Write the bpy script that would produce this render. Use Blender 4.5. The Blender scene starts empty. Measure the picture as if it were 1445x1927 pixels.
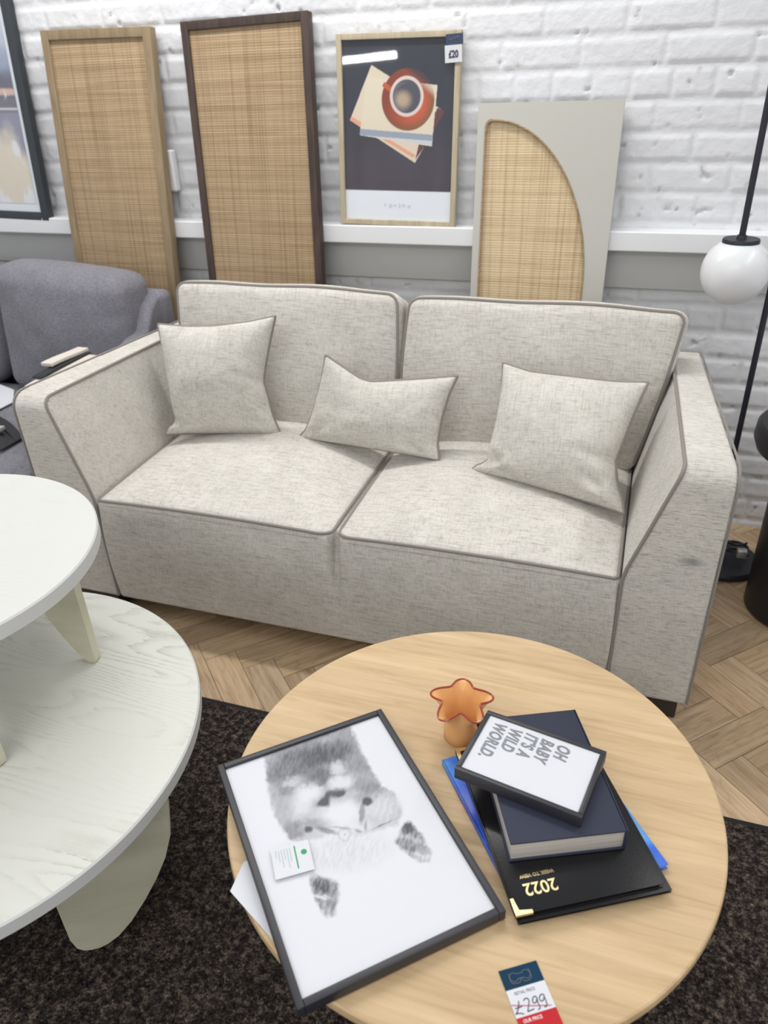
import bpy, bmesh, math, random
import numpy as np
from mathutils import Vector, Matrix
random.seed(7); rng = np.random.default_rng(7)
S = bpy.context.scene
COL = S.collection
PI = math.pi

# ------------------------------------------------------------------ materials
def new_mat(name, color=(.8,.8,.8), rough=.5, metal=0, spec=.5):
    m = bpy.data.materials.new(name); m.use_nodes = True
    b = m.node_tree.nodes['Principled BSDF']
    b.inputs['Base Color'].default_value = (*color, 1)
    b.inputs['Roughness'].default_value = rough
    b.inputs['Metallic'].default_value = metal
    b.inputs['Specular IOR Level'].default_value = spec
    return m
def N(m, t, **kw):
    n = m.node_tree.nodes.new(t)
    for k, v in kw.items():
        if k in n.inputs: n.inputs[k].default_value = v
        else: setattr(n, k, v)
    return n
def L(m, a, ao, b, bi): m.node_tree.links.new(a.outputs[ao], b.inputs[bi])
def bsdf(m): return m.node_tree.nodes['Principled BSDF']
def coords(m, scale=(1,1,1), rot=(0,0,0), out='Object'):
    tc = N(m, 'ShaderNodeTexCoord'); mp = N(m, 'ShaderNodeMapping')
    mp.inputs['Scale'].default_value = scale; mp.inputs['Rotation'].default_value = rot
    L(m, tc, out, mp, 'Vector'); return mp
def ramp(m, stops):
    r = N(m, 'ShaderNodeValToRGB'); e = r.color_ramp.elements
    while len(e) < len(stops): e.new(.5)
    for x, (p, c) in zip(e, stops): x.position = p; x.color = (*c, 1)
    return r
def mixc(m, fac, a, b, mode='MIX'):
    x = N(m, 'ShaderNodeMix', data_type='RGBA', blend_type=mode)
    for k, v in ((0, fac), (6, a), (7, b)):
        if isinstance(v, tuple) and hasattr(v[0], 'outputs'): m.node_tree.links.new(v[0].outputs[v[1]], x.inputs[k])
        elif isinstance(v, tuple): x.inputs[k].default_value = (*v, 1)
        else: x.inputs[k].default_value = v
    return (x, 2)
def lk(m, src, node, inp): m.node_tree.links.new(src[0].outputs[src[1]], node.inputs[inp])
def bump(m, src, strength, dist, nrm=None):
    b = N(m, 'ShaderNodeBump'); b.inputs['Strength'].default_value = strength; b.inputs['Distance'].default_value = dist
    lk(m, src, b, 'Height')
    if nrm: lk(m, nrm, b, 'Normal')
    lk(m, (b, 'Normal'), bsdf(m), 'Normal'); return (b, 'Normal')

def woven_mat(name, dark, mid, light, thread=(20, 280), cross=(230, 12), strength=.35, blotch=9, stain=None, cf=.86):
    """threads run across x and across the sum y+z, so the weave lies right on fronts and on tops"""
    m = new_mat(name, mid, .95, spec=.15)
    tc = N(m, 'ShaderNodeTexCoord'); sp = N(m, 'ShaderNodeSeparateXYZ'); L(m, tc, 'Object', sp, 0)
    ad = N(m, 'ShaderNodeMath', operation='ADD'); L(m, sp, 'Y', ad, 0); L(m, sp, 'Z', ad, 1)
    su = N(m, 'ShaderNodeMath', operation='SUBTRACT'); L(m, sp, 'Z', su, 0); L(m, sp, 'Y', su, 1)
    cb = N(m, 'ShaderNodeCombineXYZ'); L(m, sp, 'X', cb, 0); L(m, ad, 0, cb, 1); L(m, su, 0, cb, 2)
    def noise(sc, detail, rough):
        mp = N(m, 'ShaderNodeMapping'); mp.inputs['Scale'].default_value = sc; L(m, cb, 0, mp, 0)
        n = N(m, 'ShaderNodeTexNoise', Scale=1.0, Detail=detail, Roughness=rough); L(m, mp, 0, n, 'Vector'); return n
    n1 = noise((thread[0], thread[1], thread[0]), 3.0, .65)
    n3 = noise((cross[0], cross[1], cross[0]*.3), 2.0, .6)
    n4 = noise((thread[0]*2.5, thread[1]*.28, thread[0]*2), 3.0, .6)
    n2 = N(m, 'ShaderNodeTexNoise', Scale=blotch, Detail=4.0, Roughness=.6); L(m, tc, 'Object', n2, 'Vector')
    r1 = ramp(m, [(.30, dark), (.46, mid), (.66, light)]); L(m, n1, 0, r1, 0)
    r3 = ramp(m, [(.36, (cf, cf, cf*.985)), (.50, (1, 1, 1))]); L(m, n3, 0, r3, 0)
    r4 = ramp(m, [(.33, (cf*1.03, cf*1.025, cf)), (.46, (1, 1, 1)), (.7, (1.03, 1.03, 1.03))]); L(m, n4, 0, r4, 0)
    r2 = ramp(m, [(.3, (.92, .92, .915)), (.7, (1.05, 1.05, 1.05))]); L(m, n2, 0, r2, 0)
    c = mixc(m, 1.0, (r1, 0), (r3, 0), 'MULTIPLY'); c = mixc(m, 1.0, c, (r4, 0), 'MULTIPLY'); c = mixc(m, 1.0, c, (r2, 0), 'MULTIPLY')
    if stain:
        mp = N(m, 'ShaderNodeMapping'); mp.inputs['Scale'].default_value = (1/.035, 1/.3, 1/.016); L(m, tc, 'Object', mp, 0)
        mp.inputs['Location'].default_value = (-stain[0]/.035, -stain[1]/.3, -stain[2]/.016)
        g = N(m, 'ShaderNodeTexGradient', gradient_type='SPHERICAL'); L(m, mp, 0, g, 'Vector')
        mt = N(m, 'ShaderNodeMath', operation='MULTIPLY'); L(m, g, 1, mt, 0); mt.inputs[1].default_value = .8
        c = mixc(m, (mt, 0), c, (.17, .18, .19))
    lk(m, c, bsdf(m), 'Base Color')
    a2 = N(m, 'ShaderNodeMath', operation='ADD'); L(m, n1, 0, a2, 0); L(m, n3, 0, a2, 1)
    bump(m, (a2, 0), strength, .0022)
    bsdf(m).inputs['Sheen Weight'].default_value = .12
    return m
def wood_mat(name, c1, c2, c3, scale=(3, 40, 40), rough=.5, dist=3.0, rot=(0,0,0), bmp=.05, wscale=1.0, spec=.4):
    m = new_mat(name, c2, rough, spec=spec)
    mp = coords(m, scale, rot)
    n = N(m, 'ShaderNodeTexNoise', Scale=1.0, Detail=5.0, Roughness=.6, Distortion=dist*.15); L(m, mp, 0, n, 'Vector')
    mp2 = coords(m, tuple(s*.22*wscale for s in scale), rot)
    n2 = N(m, 'ShaderNodeTexNoise', Scale=1.0, Detail=3.0, Distortion=1.0); L(m, mp2, 0, n2, 'Vector')
    r = ramp(m, [(.3, c1), (.5, c2), (.7, c3)]); L(m, n, 0, r, 0)
    r2 = ramp(m, [(.3, (.88, .86, .83)), (.65, (1.06, 1.05, 1.04))]); L(m, n2, 0, r2, 0)
    lk(m, mixc(m, 1.0, (r, 0), (r2, 0), 'MULTIPLY'), bsdf(m), 'Base Color')
    if bmp: bump(m, (n, 0), bmp, .002)
    return m

CREAM_D, CREAM, CREAM_L = (.43,.40,.355), (.592,.562,.51), (.645,.618,.567)
M_fab = woven_mat('cream_slub_weave', CREAM_D, CREAM, CREAM_L)
M_arm = woven_mat('cream_ribbed_weave', (.33,.312,.275), CREAM, CREAM_L, thread=(38, 400), strength=.7, cf=.93, stain=(.875, -.42, .483))
M_pipe = new_mat('taupe_piping', (.25,.228,.205), .85, spec=.2)
M_pil = woven_mat('cushion_weave', (.45,.427,.38), (.572,.547,.495), (.62,.597,.545), thread=(30, 300), blotch=14, strength=.25)
M_grey = woven_mat('grey_marl_weave', (.118,.116,.134), (.182,.178,.203), (.232,.228,.256), thread=(90, 300), strength=.2, blotch=14, cf=.93)
M_darkwood = new_mat('dark_stained_foot', (.035,.025,.02), .5)
M_black = new_mat('black_satin', (.012,.012,.016), .38)
M_blackpole = new_mat('black_powder_coat', (.012,.012,.022), .45)
M_white = new_mat('white_gloss_paint', (.76,.76,.765), .45)
M_greypaint = new_mat('grey_painted_board', (.49,.49,.48), .6)
M_opal = new_mat('opal_glass', (.70,.71,.72), .25); bsdf(M_opal).inputs['Subsurface Weight'].default_value = .3
M_paper = new_mat('white_paper', (.63,.64,.67), .7)
M_gold = new_mat('gold_foil', (.70,.58,.30), .35, metal=.8)
M_ink = new_mat('dark_ink', (.035,.04,.055), .7)
M_greyink = new_mat('grey_print', (.20,.21,.23), .7)
M_faint = new_mat('faint_print', (.60,.63,.70), .7)
M_navycard = new_mat('navy_card', (.006,.036,.075), .75, spec=.2)
M_red = new_mat('red_card', (.46,.022,.028), .75, spec=.2)
M_redpen = new_mat('red_pen', (.55,.05,.13), .6)
M_whiteink = new_mat('white_print', (.85,.82,.82), .6)
M_green = new_mat('green_print', (.03,.30,.10), .6)
M_glass = bpy.data.materials.new('picture_glass'); M_glass.use_nodes = True
_nt = M_glass.node_tree; _nt.nodes.clear()
_o = _nt.nodes.new('ShaderNodeOutputMaterial'); _mx = _nt.nodes.new('ShaderNodeMixShader'); _t = _nt.nodes.new('ShaderNodeBsdfTransparent')
_g = _nt.nodes.new('ShaderNodeBsdfGlossy'); _g.inputs['Roughness'].default_value = .02
_f = _nt.nodes.new('ShaderNodeFresnel'); _f.inputs['IOR'].default_value = 1.5
_ge = _nt.nodes.new('ShaderNodeNewGeometry'); _bf = _nt.nodes.new('ShaderNodeMath'); _bf.operation = 'MULTIPLY_ADD'; _bf.use_clamp = True
_bf.inputs[1].default_value = -1.0; _nt.links.new(_ge.outputs['Backfacing'], _bf.inputs[0]); _nt.links.new(_f.outputs[0], _bf.inputs[2])
_nt.links.new(_bf.outputs[0], _mx.inputs[0]); _nt.links.new(_t.outputs[0], _mx.inputs[1]); _nt.links.new(_g.outputs[0], _mx.inputs[2]); _nt.links.new(_mx.outputs[0], _o.inputs[0])

M_matte = M_glass.copy(); M_matte.name = 'matte_acrylic'
for _q in M_matte.node_tree.nodes:
    if _q.type == 'BSDF_GLOSSY': _q.inputs['Roughness'].default_value = .42
    if _q.type == 'FRESNEL': _q.inputs['IOR'].default_value = 1.35

M_oak = wood_mat('light_oak_veneer', (.47,.325,.175), (.56,.405,.23), (.61,.455,.275), scale=(5, 60, 20), rot=(0,0,-.18), bmp=.03, dist=5, wscale=1.3)
M_oakframe = wood_mat('oak_frame', (.40,.335,.23), (.46,.395,.28), (.51,.445,.325), scale=(60, 60, 6))
M_tanframe = wood_mat('tan_wood_frame', (.21,.155,.088), (.262,.195,.115), (.31,.235,.145), scale=(60, 60, 6))
M_walnut = wood_mat('dark_walnut_frame', (.035,.022,.018), (.055,.035,.028), (.075,.05,.04), scale=(60, 60, 6))
M_putty = new_mat('putty_lacquer', (.50,.485,.44), .55)
M_charcoal = new_mat('charcoal_frame', (.030,.036,.042), .5)
M_blackframe = new_mat('black_frame', (.022,.022,.028), .42)
M_mount = new_mat('white_mount', (.72,.76,.80), .7)

# cathedral-grain white ash
def ash_mat(name, base, grain, amt):
    m = new_mat(name, base, .42, spec=.35)
    mp = coords(m, (1.5, 8.5, 1), (0, 0, .05))
    nz = N(m, 'ShaderNodeTexNoise', Scale=1.0, Detail=1.2, Roughness=.35); L(m, mp, 0, nz, 'Vector')
    n2 = N(m, 'ShaderNodeTexNoise', Scale=1.0, Detail=4.0, Roughness=.7); L(m, coords(m, (45, 230, 60), (0, 0, .05)), 0, n2, 'Vector')
    ml = N(m, 'ShaderNodeMath', operation='MULTIPLY'); L(m, nz, 0, ml, 0); ml.inputs[1].default_value = 24.0
    m2 = N(m, 'ShaderNodeMath', operation='MULTIPLY_ADD'); L(m, n2, 0, m2, 0); m2.inputs[1].default_value = .7; L(m, ml, 0, m2, 2)
    fr = N(m, 'ShaderNodeMath', operation='FRACT'); L(m, m2, 0, fr, 0)
    r = ramp(m, [(.0, (.0,.0,.0)), (.10, (1,1,1)), (.22, (.55,.55,.55)), (.55, (0,0,0)), (1, (0,0,0))]); L(m, fr, 0, r, 0)
    r2 = ramp(m, [(.38, (.15,.15,.15)), (.60, (1,1,1))]); L(m, n2, 0, r2, 0)
    n3 = N(m, 'ShaderNodeTexNoise', Scale=4.0, Detail=2.0); L(m, coords(m), 0, n3, 'Vector')
    r3 = ramp(m, [(.36, (.12,.12,.12)), (.6, (1,1,1))]); L(m, n3, 0, r3, 0)
    f = mixc(m, 1.0, (r, 0), (r2, 0), 'MULTIPLY'); f = mixc(m, 1.0, f, (r3, 0), 'MULTIPLY')
    mt = N(m, 'ShaderNodeMath', operation='MULTIPLY'); lk(m, f, mt, 0); mt.inputs[1].default_value = amt
    lk(m, mixc(m, (mt, 0), base, grain), bsdf(m), 'Base Color')
    return m
M_ash = ash_mat('white_washed_ash', (.60,.60,.545), (.31,.31,.25), .75)
M_ash2 = ash_mat('white_washed_ash_pale', (.62,.62,.585), (.52,.52,.47), .4)
M_ashedge = new_mat('white_lacquer_edge', (.56,.56,.54), .45)
M_ashleg = wood_mat('cream_painted_leg', (.52,.51,.38), (.56,.55,.42), (.59,.58,.45), scale=(6, 6, 30), bmp=0)

def rattan_mat(name, dark, mid, light):
    m = new_mat(name, mid, .75, spec=.2)
    a = N(m, 'ShaderNodeTexNoise', Scale=1.0, Detail=3.0, Roughness=.6); L(m, coords(m, (2.2, 3, 300)), 0, a, 'Vector')
    b = N(m, 'ShaderNodeTexNoise', Scale=1.0, Detail=3.0, Roughness=.6); L(m, coords(m, (110, 3, 1.2)), 0, b, 'Vector')
    c = N(m, 'ShaderNodeTexNoise', Scale=1.0, Detail=2.0); L(m, coords(m, (3, 3, 45)), 0, c, 'Vector')
    ra = ramp(m, [(.3, dark), (.5, mid), (.72, light)]); L(m, a, 0, ra, 0)
    rb = ramp(m, [(.34, (.80,.77,.73)), (.50, (1,1,1)), (.75, (1.05,1.05,1.04))]); L(m, b, 0, rb, 0)
    rc = ramp(m, [(.34, (.85,.83,.79)), (.50, (1,1,1))]); L(m, c, 0, rc, 0)
    k = mixc(m, 1.0, (ra, 0), (rb, 0), 'MULTIPLY'); k = mixc(m, .8, k, (rc, 0), 'MULTIPLY')
    w1 = N(m, 'ShaderNodeTexWave', wave_type='BANDS', bands_direction='Z', Scale=42.0, Distortion=.6); L(m, coords(m), 0, w1, 'Vector')
    w2 = N(m, 'ShaderNodeTexWave', wave_type='BANDS', bands_direction='X', Scale=30.0, Distortion=.6); L(m, coords(m), 0, w2, 'Vector')
    rw = ramp(m, [(.0, (.80,.77,.72)), (.6, (1,1,1))]); L(m, w1, 0, rw, 0)
    k = mixc(m, .7, k, (rw, 0), 'MULTIPLY')
    lk(m, k, bsdf(m), 'Base Color')
    ad = N(m, 'ShaderNodeMath', operation='ADD'); L(m, w1, 0, ad, 0); L(m, w2, 0, ad, 1)
    bump(m, (ad, 0), .25, .002)
    return m
M_rattan = rattan_mat('rattan_weave', (.30,.215,.125), (.395,.288,.175), (.45,.34,.215))
M_rattan2 = rattan_mat('pale_rattan_weave', (.57,.435,.26), (.67,.525,.335), (.72,.585,.395))

# vertex-colour picture print
def print_mat(name, rough=.6):
    m = new_mat(name, rough=rough); a = N(m, 'ShaderNodeAttribute', attribute_name='Col'); L(m, a, 'Color', bsdf(m), 'Base Color'); return m
M_print = print_mat('printed_paper')

# brick paint
M_brick = new_mat('white_painted_brick', (.69,.695,.71), .55, spec=.35)
_n = N(M_brick, 'ShaderNodeTexNoise', Scale=55.0, Detail=5.0, Roughness=.6); L(M_brick, coords(M_brick), 0, _n, 'Vector')
_n2 = N(M_brick, 'ShaderNodeTexNoise', Scale=13.0, Detail=3.0); L(M_brick, coords(M_brick), 0, _n2, 'Vector')
_r = ramp(M_brick, [(.68, (.69,.695,.71)), (.75, (.50,.49,.48))]); L(M_brick, _n2, 0, _r, 0)
_r2 = ramp(M_brick, [(.66, (.69,.695,.71)), (.72, (.55,.54,.53))]); L(M_brick, _n, 0, _r2, 0)
lk(M_brick, mixc(M_brick, .35, (_r, 0), (_r2, 0), 'DARKEN'), bsdf(M_brick), 'Base Color')
bump(M_brick, (_n, 0), .35, .006)

# herringbone planks: attribute 'rnd' (per plank), UV along the plank
M_floor = new_mat('herringbone_oak', (.4,.28,.16), .42, spec=.35)
_uv = N(M_floor, 'ShaderNodeUVMap', uv_map='plank'); _mp = N(M_floor, 'ShaderNodeMapping'); _mp.inputs['Scale'].default_value = (5, 70, 1); L(M_floor, _uv, 0, _mp, 0)
_n = N(M_floor, 'ShaderNodeTexNoise', Scale=1.0, Detail=5.0, Roughness=.65, Distortion=.8); L(M_floor, _mp, 0, _n, 'Vector')
_mp2 = N(M_floor, 'ShaderNodeMapping'); _mp2.inputs['Scale'].default_value = (3.2, 16, 1); L(M_floor, _uv, 0, _mp2, 0)
_nb = N(M_floor, 'ShaderNodeTexNoise', Scale=1.0, Detail=1.0); L(M_floor, _mp2, 0, _nb, 'Vector')
_ml = N(M_floor, 'ShaderNodeMath', operation='MULTIPLY'); L(M_floor, _nb, 0, _ml, 0); _ml.inputs[1].default_value = 14
_fr = N(M_floor, 'ShaderNodeMath', operation='FRACT'); L(M_floor, _ml, 0, _fr, 0)
_rg = ramp(M_floor, [(0, (.84,.82,.8)), (.3, (1,1,1)), (1, (1,1,1))]); L(M_floor, _fr, 0, _rg, 0)
_r = ramp(M_floor, [(.3, (.30,.20,.115)), (.5, (.44,.315,.195)), (.7, (.52,.385,.25))]); L(M_floor, _n, 0, _r, 0)
_a = N(M_floor, 'ShaderNodeAttribute', attribute_name='Col')
_c = mixc(M_floor, 1.0, (_r, 0), (_a, 'Color'), 'MULTIPLY'); _c = mixc(M_floor, .8, _c, (_rg, 0), 'MULTIPLY')
lk(M_floor, _c, bsdf(M_floor), 'Base Color')

# rug
M_rug = new_mat('charcoal_loop_pile', (.03,.026,.024), .95, spec=.1)
_v = N(M_rug, 'ShaderNodeTexVoronoi', Scale=150.0); _cc = coords(M_rug, (1, 1, 1)); L(M_rug, _cc, 0, _v, 'Vector')
_n = N(M_rug, 'ShaderNodeTexNoise', Scale=85.0, Detail=4.0, Roughness=.85); L(M_rug, _cc, 0, _n, 'Vector')
_r = ramp(M_rug, [(.36, (.006,.005,.005)), (.50, (.032,.025,.022)), (.62, (.12,.095,.075)), (.75, (.26,.21,.165))]); L(M_rug, _n, 0, _r, 0)
lk(M_rug, (_r, 0), bsdf(M_rug), 'Base Color'); bump(M_rug, (_v, 0), .9, .006)
M_rugedge = new_mat('black_rug_binding', (.008,.007,.007), .9)

M_diary = new_mat('black_leatherette', (.006,.006,.007), .28, spec=.32); 
_n = N(M_diary, 'ShaderNodeTexNoise', Scale=350.0, Detail=2.0); L(M_diary, coords(M_diary), 0, _n, 'Vector'); bump(M_diary, (_n, 0), .15, .001)
M_navybook = new_mat('navy_cloth', (.018,.022,.045), .65); 
_n = N(M_navybook, 'ShaderNodeTexNoise', Scale=600.0, Detail=2.0); L(M_navybook, coords(M_navybook), 0, _n, 'Vector'); bump(M_navybook, (_n, 0), .2, .001)
M_pages = new_mat('page_block', (.46,.42,.37), .8)
_w = N(M_pages, 'ShaderNodeTexNoise', Scale=1.0, Detail=2.0); L(M_pages, coords(M_pages, (4, 4, 900)), 0, _w, 'Vector')
_r = ramp(M_pages, [(.3, (.36,.325,.28)), (.6, (.53,.49,.43))]); L(M_pages, _w, 0, _r, 0); lk(M_pages, (_r, 0), bsdf(M_pages), 'Base Color')
M_blue = new_mat('blue_cover', (.02,.12,.5), .3)
_n = N(M_blue, 'ShaderNodeTexNoise', Scale=12.0, Detail=3.0); L(M_blue, coords(M_blue), 0, _n, 'Vector')
_r = ramp(M_blue, [(.35, (.012,.05,.42)), (.5, (.02,.13,.60)), (.62, (.08,.30,.70)), (.75, (.35,.42,.35))]); L(M_blue, _n, 0, _r, 0); lk(M_blue, (_r, 0), bsdf(M_blue), 'Base Color')
M_amber = new_mat('amber_glass', (.93,.55,.24), .18)
bsdf(M_amber).inputs['Transmission Weight'].default_value = .30; bsdf(M_amber).inputs['IOR'].default_value = 1.3
bsdf(M_amber).inputs['Subsurface Weight'].default_value = .4; bsdf(M_amber).inputs['Subsurface Radius'].default_value = (.02,.01,.004)
M_rim = new_mat('red_brown_glass_rim', (.30,.045,.022), .2)
M_swatch = new_mat('cream_swatch', (.62,.57,.50), .85)
M_clip = new_mat('pale_metal', (.6,.62,.6), .35, metal=.6)
M_strap = new_mat('black_webbing', (.015,.015,.018), .7)

# ------------------------------------------------------------------ mesh helpers
def wloc(o):
    v = Vector((0,0,0))
    while o: v = v + o.location; o = o.parent
    return v
def thing(name, label, cat, loc=(0,0,0), group=None):
    o = bpy.data.objects.new(name, None); COL.objects.link(o); o.location = loc; o.empty_display_size = .05
    o['label'] = label; o['category'] = cat
    if group: o['group'] = group
    return o
def tag(o, label, cat, group=None):
    o['label'] = label; o['category'] = cat
    if group: o['group'] = group
    return o
def obj(name, V, F, mat, parent=None, smooth=True, angle=35, origin=None, label=None, mats=None, midx=None):
    V = np.asarray(V, float).reshape(-1, 3)
    off = wloc(parent) if parent else Vector(origin if origin is not None else (0,0,0))
    me = bpy.data.meshes.new(name)
    me.from_pydata((V - np.array(off)).tolist(), [], [tuple(int(i) for i in f) for f in F])
    bm = bmesh.new(); bm.from_mesh(me); bmesh.ops.recalc_face_normals(bm, faces=bm.faces); bm.to_mesh(me); bm.free()
    for k in (mats or [mat]): me.materials.append(k)
    if midx is not None: me.polygons.foreach_set('material_index', list(midx))
    if smooth:
        me.polygons.foreach_set('use_smooth', [True]*len(me.polygons)); me.set_sharp_from_angle(angle=math.radians(angle))
    me.update()
    o = bpy.data.objects.new(name, me); COL.objects.link(o)
    if parent: o.parent = parent
    else: o.location = off
    if label: o['label'] = label
    return o
def structure(o): o['kind'] = 'structure'; return o

class MB:
    def __init__(s): s.V = []; s.F = []; s.n = 0
    def add(s, V, F):
        V = np.asarray(V, float).reshape(-1, 3); s.V.append(V); s.F += [tuple(i + s.n for i in f) for f in F]; s.n += len(V); return s
    def build(s, name, mat, parent=None, **k): return obj(name, np.concatenate(s.V), s.F, mat, parent, **k)

def axis_list(sz, r, n, k=3):
    h = sz/2 - r
    c = [-(h + r*math.tan(PI/4*(1 - i/k))) for i in range(k)]
    mid = list(np.linspace(-h, h, n+1)); return c + mid + [-x for x in reversed(c)]
def rb_map(P, s, r):
    P = np.asarray(P, float); h = np.asarray(s, float)/2 - r
    q = np.clip(P, -h, h); d = P - q; l = np.linalg.norm(d, axis=-1, keepdims=True)
    return q + np.where(l > 1e-9, d/np.maximum(l, 1e-9)*r, 0)
def rbox(s, r, n=(8, 8, 8), f=None, k=3):
    """rounded box centred at 0; f deforms the (n,3) vertices"""
    A = [axis_list(s[i], r, n[i], k) for i in range(3)]; idx = {}; P = []; F = []
    def vid(i, j, l):
        key = (i, j, l)
        if key not in idx: idx[key] = len(P); P.append((A[0][i], A[1][j], A[2][l]))
        return idx[key]
    ln = [len(a) for a in A]
    for ax in range(3):
        b, c = (ax+1) % 3, (ax+2) % 3
        for side in (0, ln[ax]-1):
            for i in range(ln[b]-1):
                for j in range(ln[c]-1):
                    q = []
                    for (x, y) in ((i, j), (i+1, j), (i+1, j+1), (i, j+1)):
                        t = [0, 0, 0]; t[ax] = side; t[b] = x; t[c] = y; q.append(vid(*t))
                    F.append(q)
    V = rb_map(np.array(P), s, r)
    if f: V = f(V)
    return V, F
def box(x0, x1, y0, y1, z0, z1):
    V = [(x, y, z) for x in (x0, x1) for y in (y0, y1) for z in (z0, z1)]
    return V, [(0,1,3,2), (4,6,7,5), (0,4,5,1), (2,3,7,6), (0,2,6,4), (1,5,7,3)]
def bbox(x0, x1, y0, y1, z0, z1, r=.003):
    V, F = rbox((x1-x0, y1-y0, z1-z0), r, (1,1,1), None, 2)
    return V + np.array([(x0+x1)/2, (y0+y1)/2, (z0+z1)/2]), F
def frame_axes(o, ex, ey, ez=None):
    o = np.asarray(o, float); ex = np.asarray(ex, float); ey = np.asarray(ey, float)
    ex = ex/np.linalg.norm(ex); ey = ey - ex*(ey @ ex); ey = ey/np.linalg.norm(ey); ez = np.cross(ex, ey)
    return lambda V: o + np.asarray(V, float).reshape(-1, 3) @ np.array([ex, ey, ez])
def tube(pts, r, k=8, closed=False, cap=True):
    P = np.asarray(pts, float); n = len(P)
    T = np.roll(P, -1, 0) - np.roll(P, 1, 0)
    if not closed: T[0] = P[1]-P[0]; T[-1] = P[-1]-P[-2]
    T /= np.maximum(np.linalg.norm(T, axis=1, keepdims=True), 1e-9)
    u = np.cross(T[0], (0,0,1.)); 
    if np.linalg.norm(u) < .1: u = np.cross(T[0], (1.,0,0))
    u /= np.linalg.norm(u); V = []
    rr = np.full(n, r) if np.isscalar(r) else np.asarray(r)
    for i in range(n):
        u = u - T[i]*(u @ T[i]); u /= np.linalg.norm(u); w = np.cross(T[i], u)
        for j in range(k): a = 2*PI*j/k; V.append(P[i] + rr[i]*(math.cos(a)*u + math.sin(a)*w))
    F = [(i*k+j, i*k+(j+1) % k, ((i+1) % n)*k+(j+1) % k, ((i+1) % n)*k+j) for i in range(n if closed else n-1) for j in range(k)]
    if not closed and cap: F += [tuple(range(k)), tuple((n-1)*k+j for j in range(k))]
    return np.array(V), F
def lathe(prof, c=(0,0,0), k=64, f=None):
    V = []; n = len(prof)
    for j in range(k):
        a = 2*PI*j/k
        for r, z in prof: V.append((r*math.cos(a), r*math.sin(a), z))
    F = [(j*n+i, ((j+1) % k)*n+i, ((j+1) % k)*n+i+1, j*n+i+1) for j in range(k) for i in range(n-1)]
    V = np.array(V)
    if f is not None: V = f(V)
    V = V + np.array(c)
    bm = bmesh.new(); vs = [bm.verts.new(v) for v in V]
    for q in F:
        try: bm.faces.new([vs[i] for i in q])
        except ValueError: pass
    bmesh.ops.remove_doubles(bm, verts=bm.verts, dist=1e-6); bm.verts.index_update()
    V = [tuple(v.co) for v in bm.verts]; F = [[v.index for v in q.verts] for q in bm.faces]; bm.free(); return np.array(V), F
def prism(poly, h0, h1):
    n = len(poly); V = [(x, y, h0) for x, y in poly] + [(x, y, h1) for x, y in poly]
    return np.array(V), [tuple(range(n)), tuple(range(n, 2*n))] + [(i, (i+1) % n, n+(i+1) % n, n+i) for i in range(n)]
def bevelled(V, F, width, seg=3, angle=30, special=None):
    """bevel sharp edges; special = list of (test(mid), width)"""
    bm = bmesh.new(); vs = [bm.verts.new(v) for v in V]
    for f in F: bm.faces.new([vs[i] for i in f])
    bmesh.ops.recalc_face_normals(bm, faces=bm.faces); bm.edges.ensure_lookup_table()
    if special:
        for test, w, sg in special:
            es = [e for e in bm.edges if test((e.verts[0].co + e.verts[1].co)/2, e)]
            bmesh.ops.bevel(bm, geom=es, offset=w, segments=sg, profile=.5, affect='EDGES')
    if width:
        es = [e for e in bm.edges if len(e.link_faces) == 2 and e.calc_face_angle(0) > math.radians(angle)]
        bmesh.ops.bevel(bm, geom=es, offset=width, segments=seg, profile=.5, affect='EDGES', clamp_overlap=True)
    bm.verts.index_update(); V = np.array([tuple(v.co) for v in bm.verts]); F = [[v.index for v in f.verts] for f in bm.faces]; bm.free(); return V, F
def wn(o):
    m = o.modifiers.new('wn', 'WEIGHTED_NORMAL'); m.keep_sharp = True; return o
def smooth_path(pts, r, k=5):
    """polyline with rounded corners of cut length r"""
    P = [np.asarray(p, float) for p in pts]; out = [P[0]]
    for i in range(1, len(P)-1):
        a, b, c = P[i-1], P[i], P[i+1]; da = a-b; dc = c-b
        ra = min(r, np.linalg.norm(da)*.45); rc = min(r, np.linalg.norm(dc)*.45)
        p0 = b + da/np.linalg.norm(da)*ra; p2 = b + dc/np.linalg.norm(dc)*rc
        for t in np.linspace(0, 1, k+1): out.append((1-t)**2*p0 + 2*t*(1-t)*b + t*t*p2)
    out.append(P[-1]); return out
def resample(pts, step):
    P = np.asarray(pts, float); d = np.r_[0, np.cumsum(np.linalg.norm(np.diff(P, axis=0), axis=1))]
    t = np.linspace(0, d[-1], max(2, int(d[-1]/step)+1)); return np.stack([np.interp(t, d, P[:, i]) for i in range(3)], 1)
def vnoise(x, y, seed=0):
    """smooth value noise"""
    g = np.random.default_rng(seed).random((64, 64)); xi = np.floor(x).astype(int); yi = np.floor(y).astype(int)
    fx = x - xi; fy = y - yi; fx = fx*fx*(3-2*fx); fy = fy*fy*(3-2*fy)
    a = g[xi % 64, yi % 64]; b = g[(xi+1) % 64, yi % 64]; c = g[xi % 64, (yi+1) % 64]; d = g[(xi+1) % 64, (yi+1) % 64]
    return (a*(1-fx)+b*fx)*(1-fy) + (c*(1-fx)+d*fx)*fy
def fbm(x, y, seed=0, o=4):
    r = 0; a = .5
    for i in range(o): r = r + a*vnoise(x*2**i, y*2**i, seed+i); a *= .5
    return r
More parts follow.
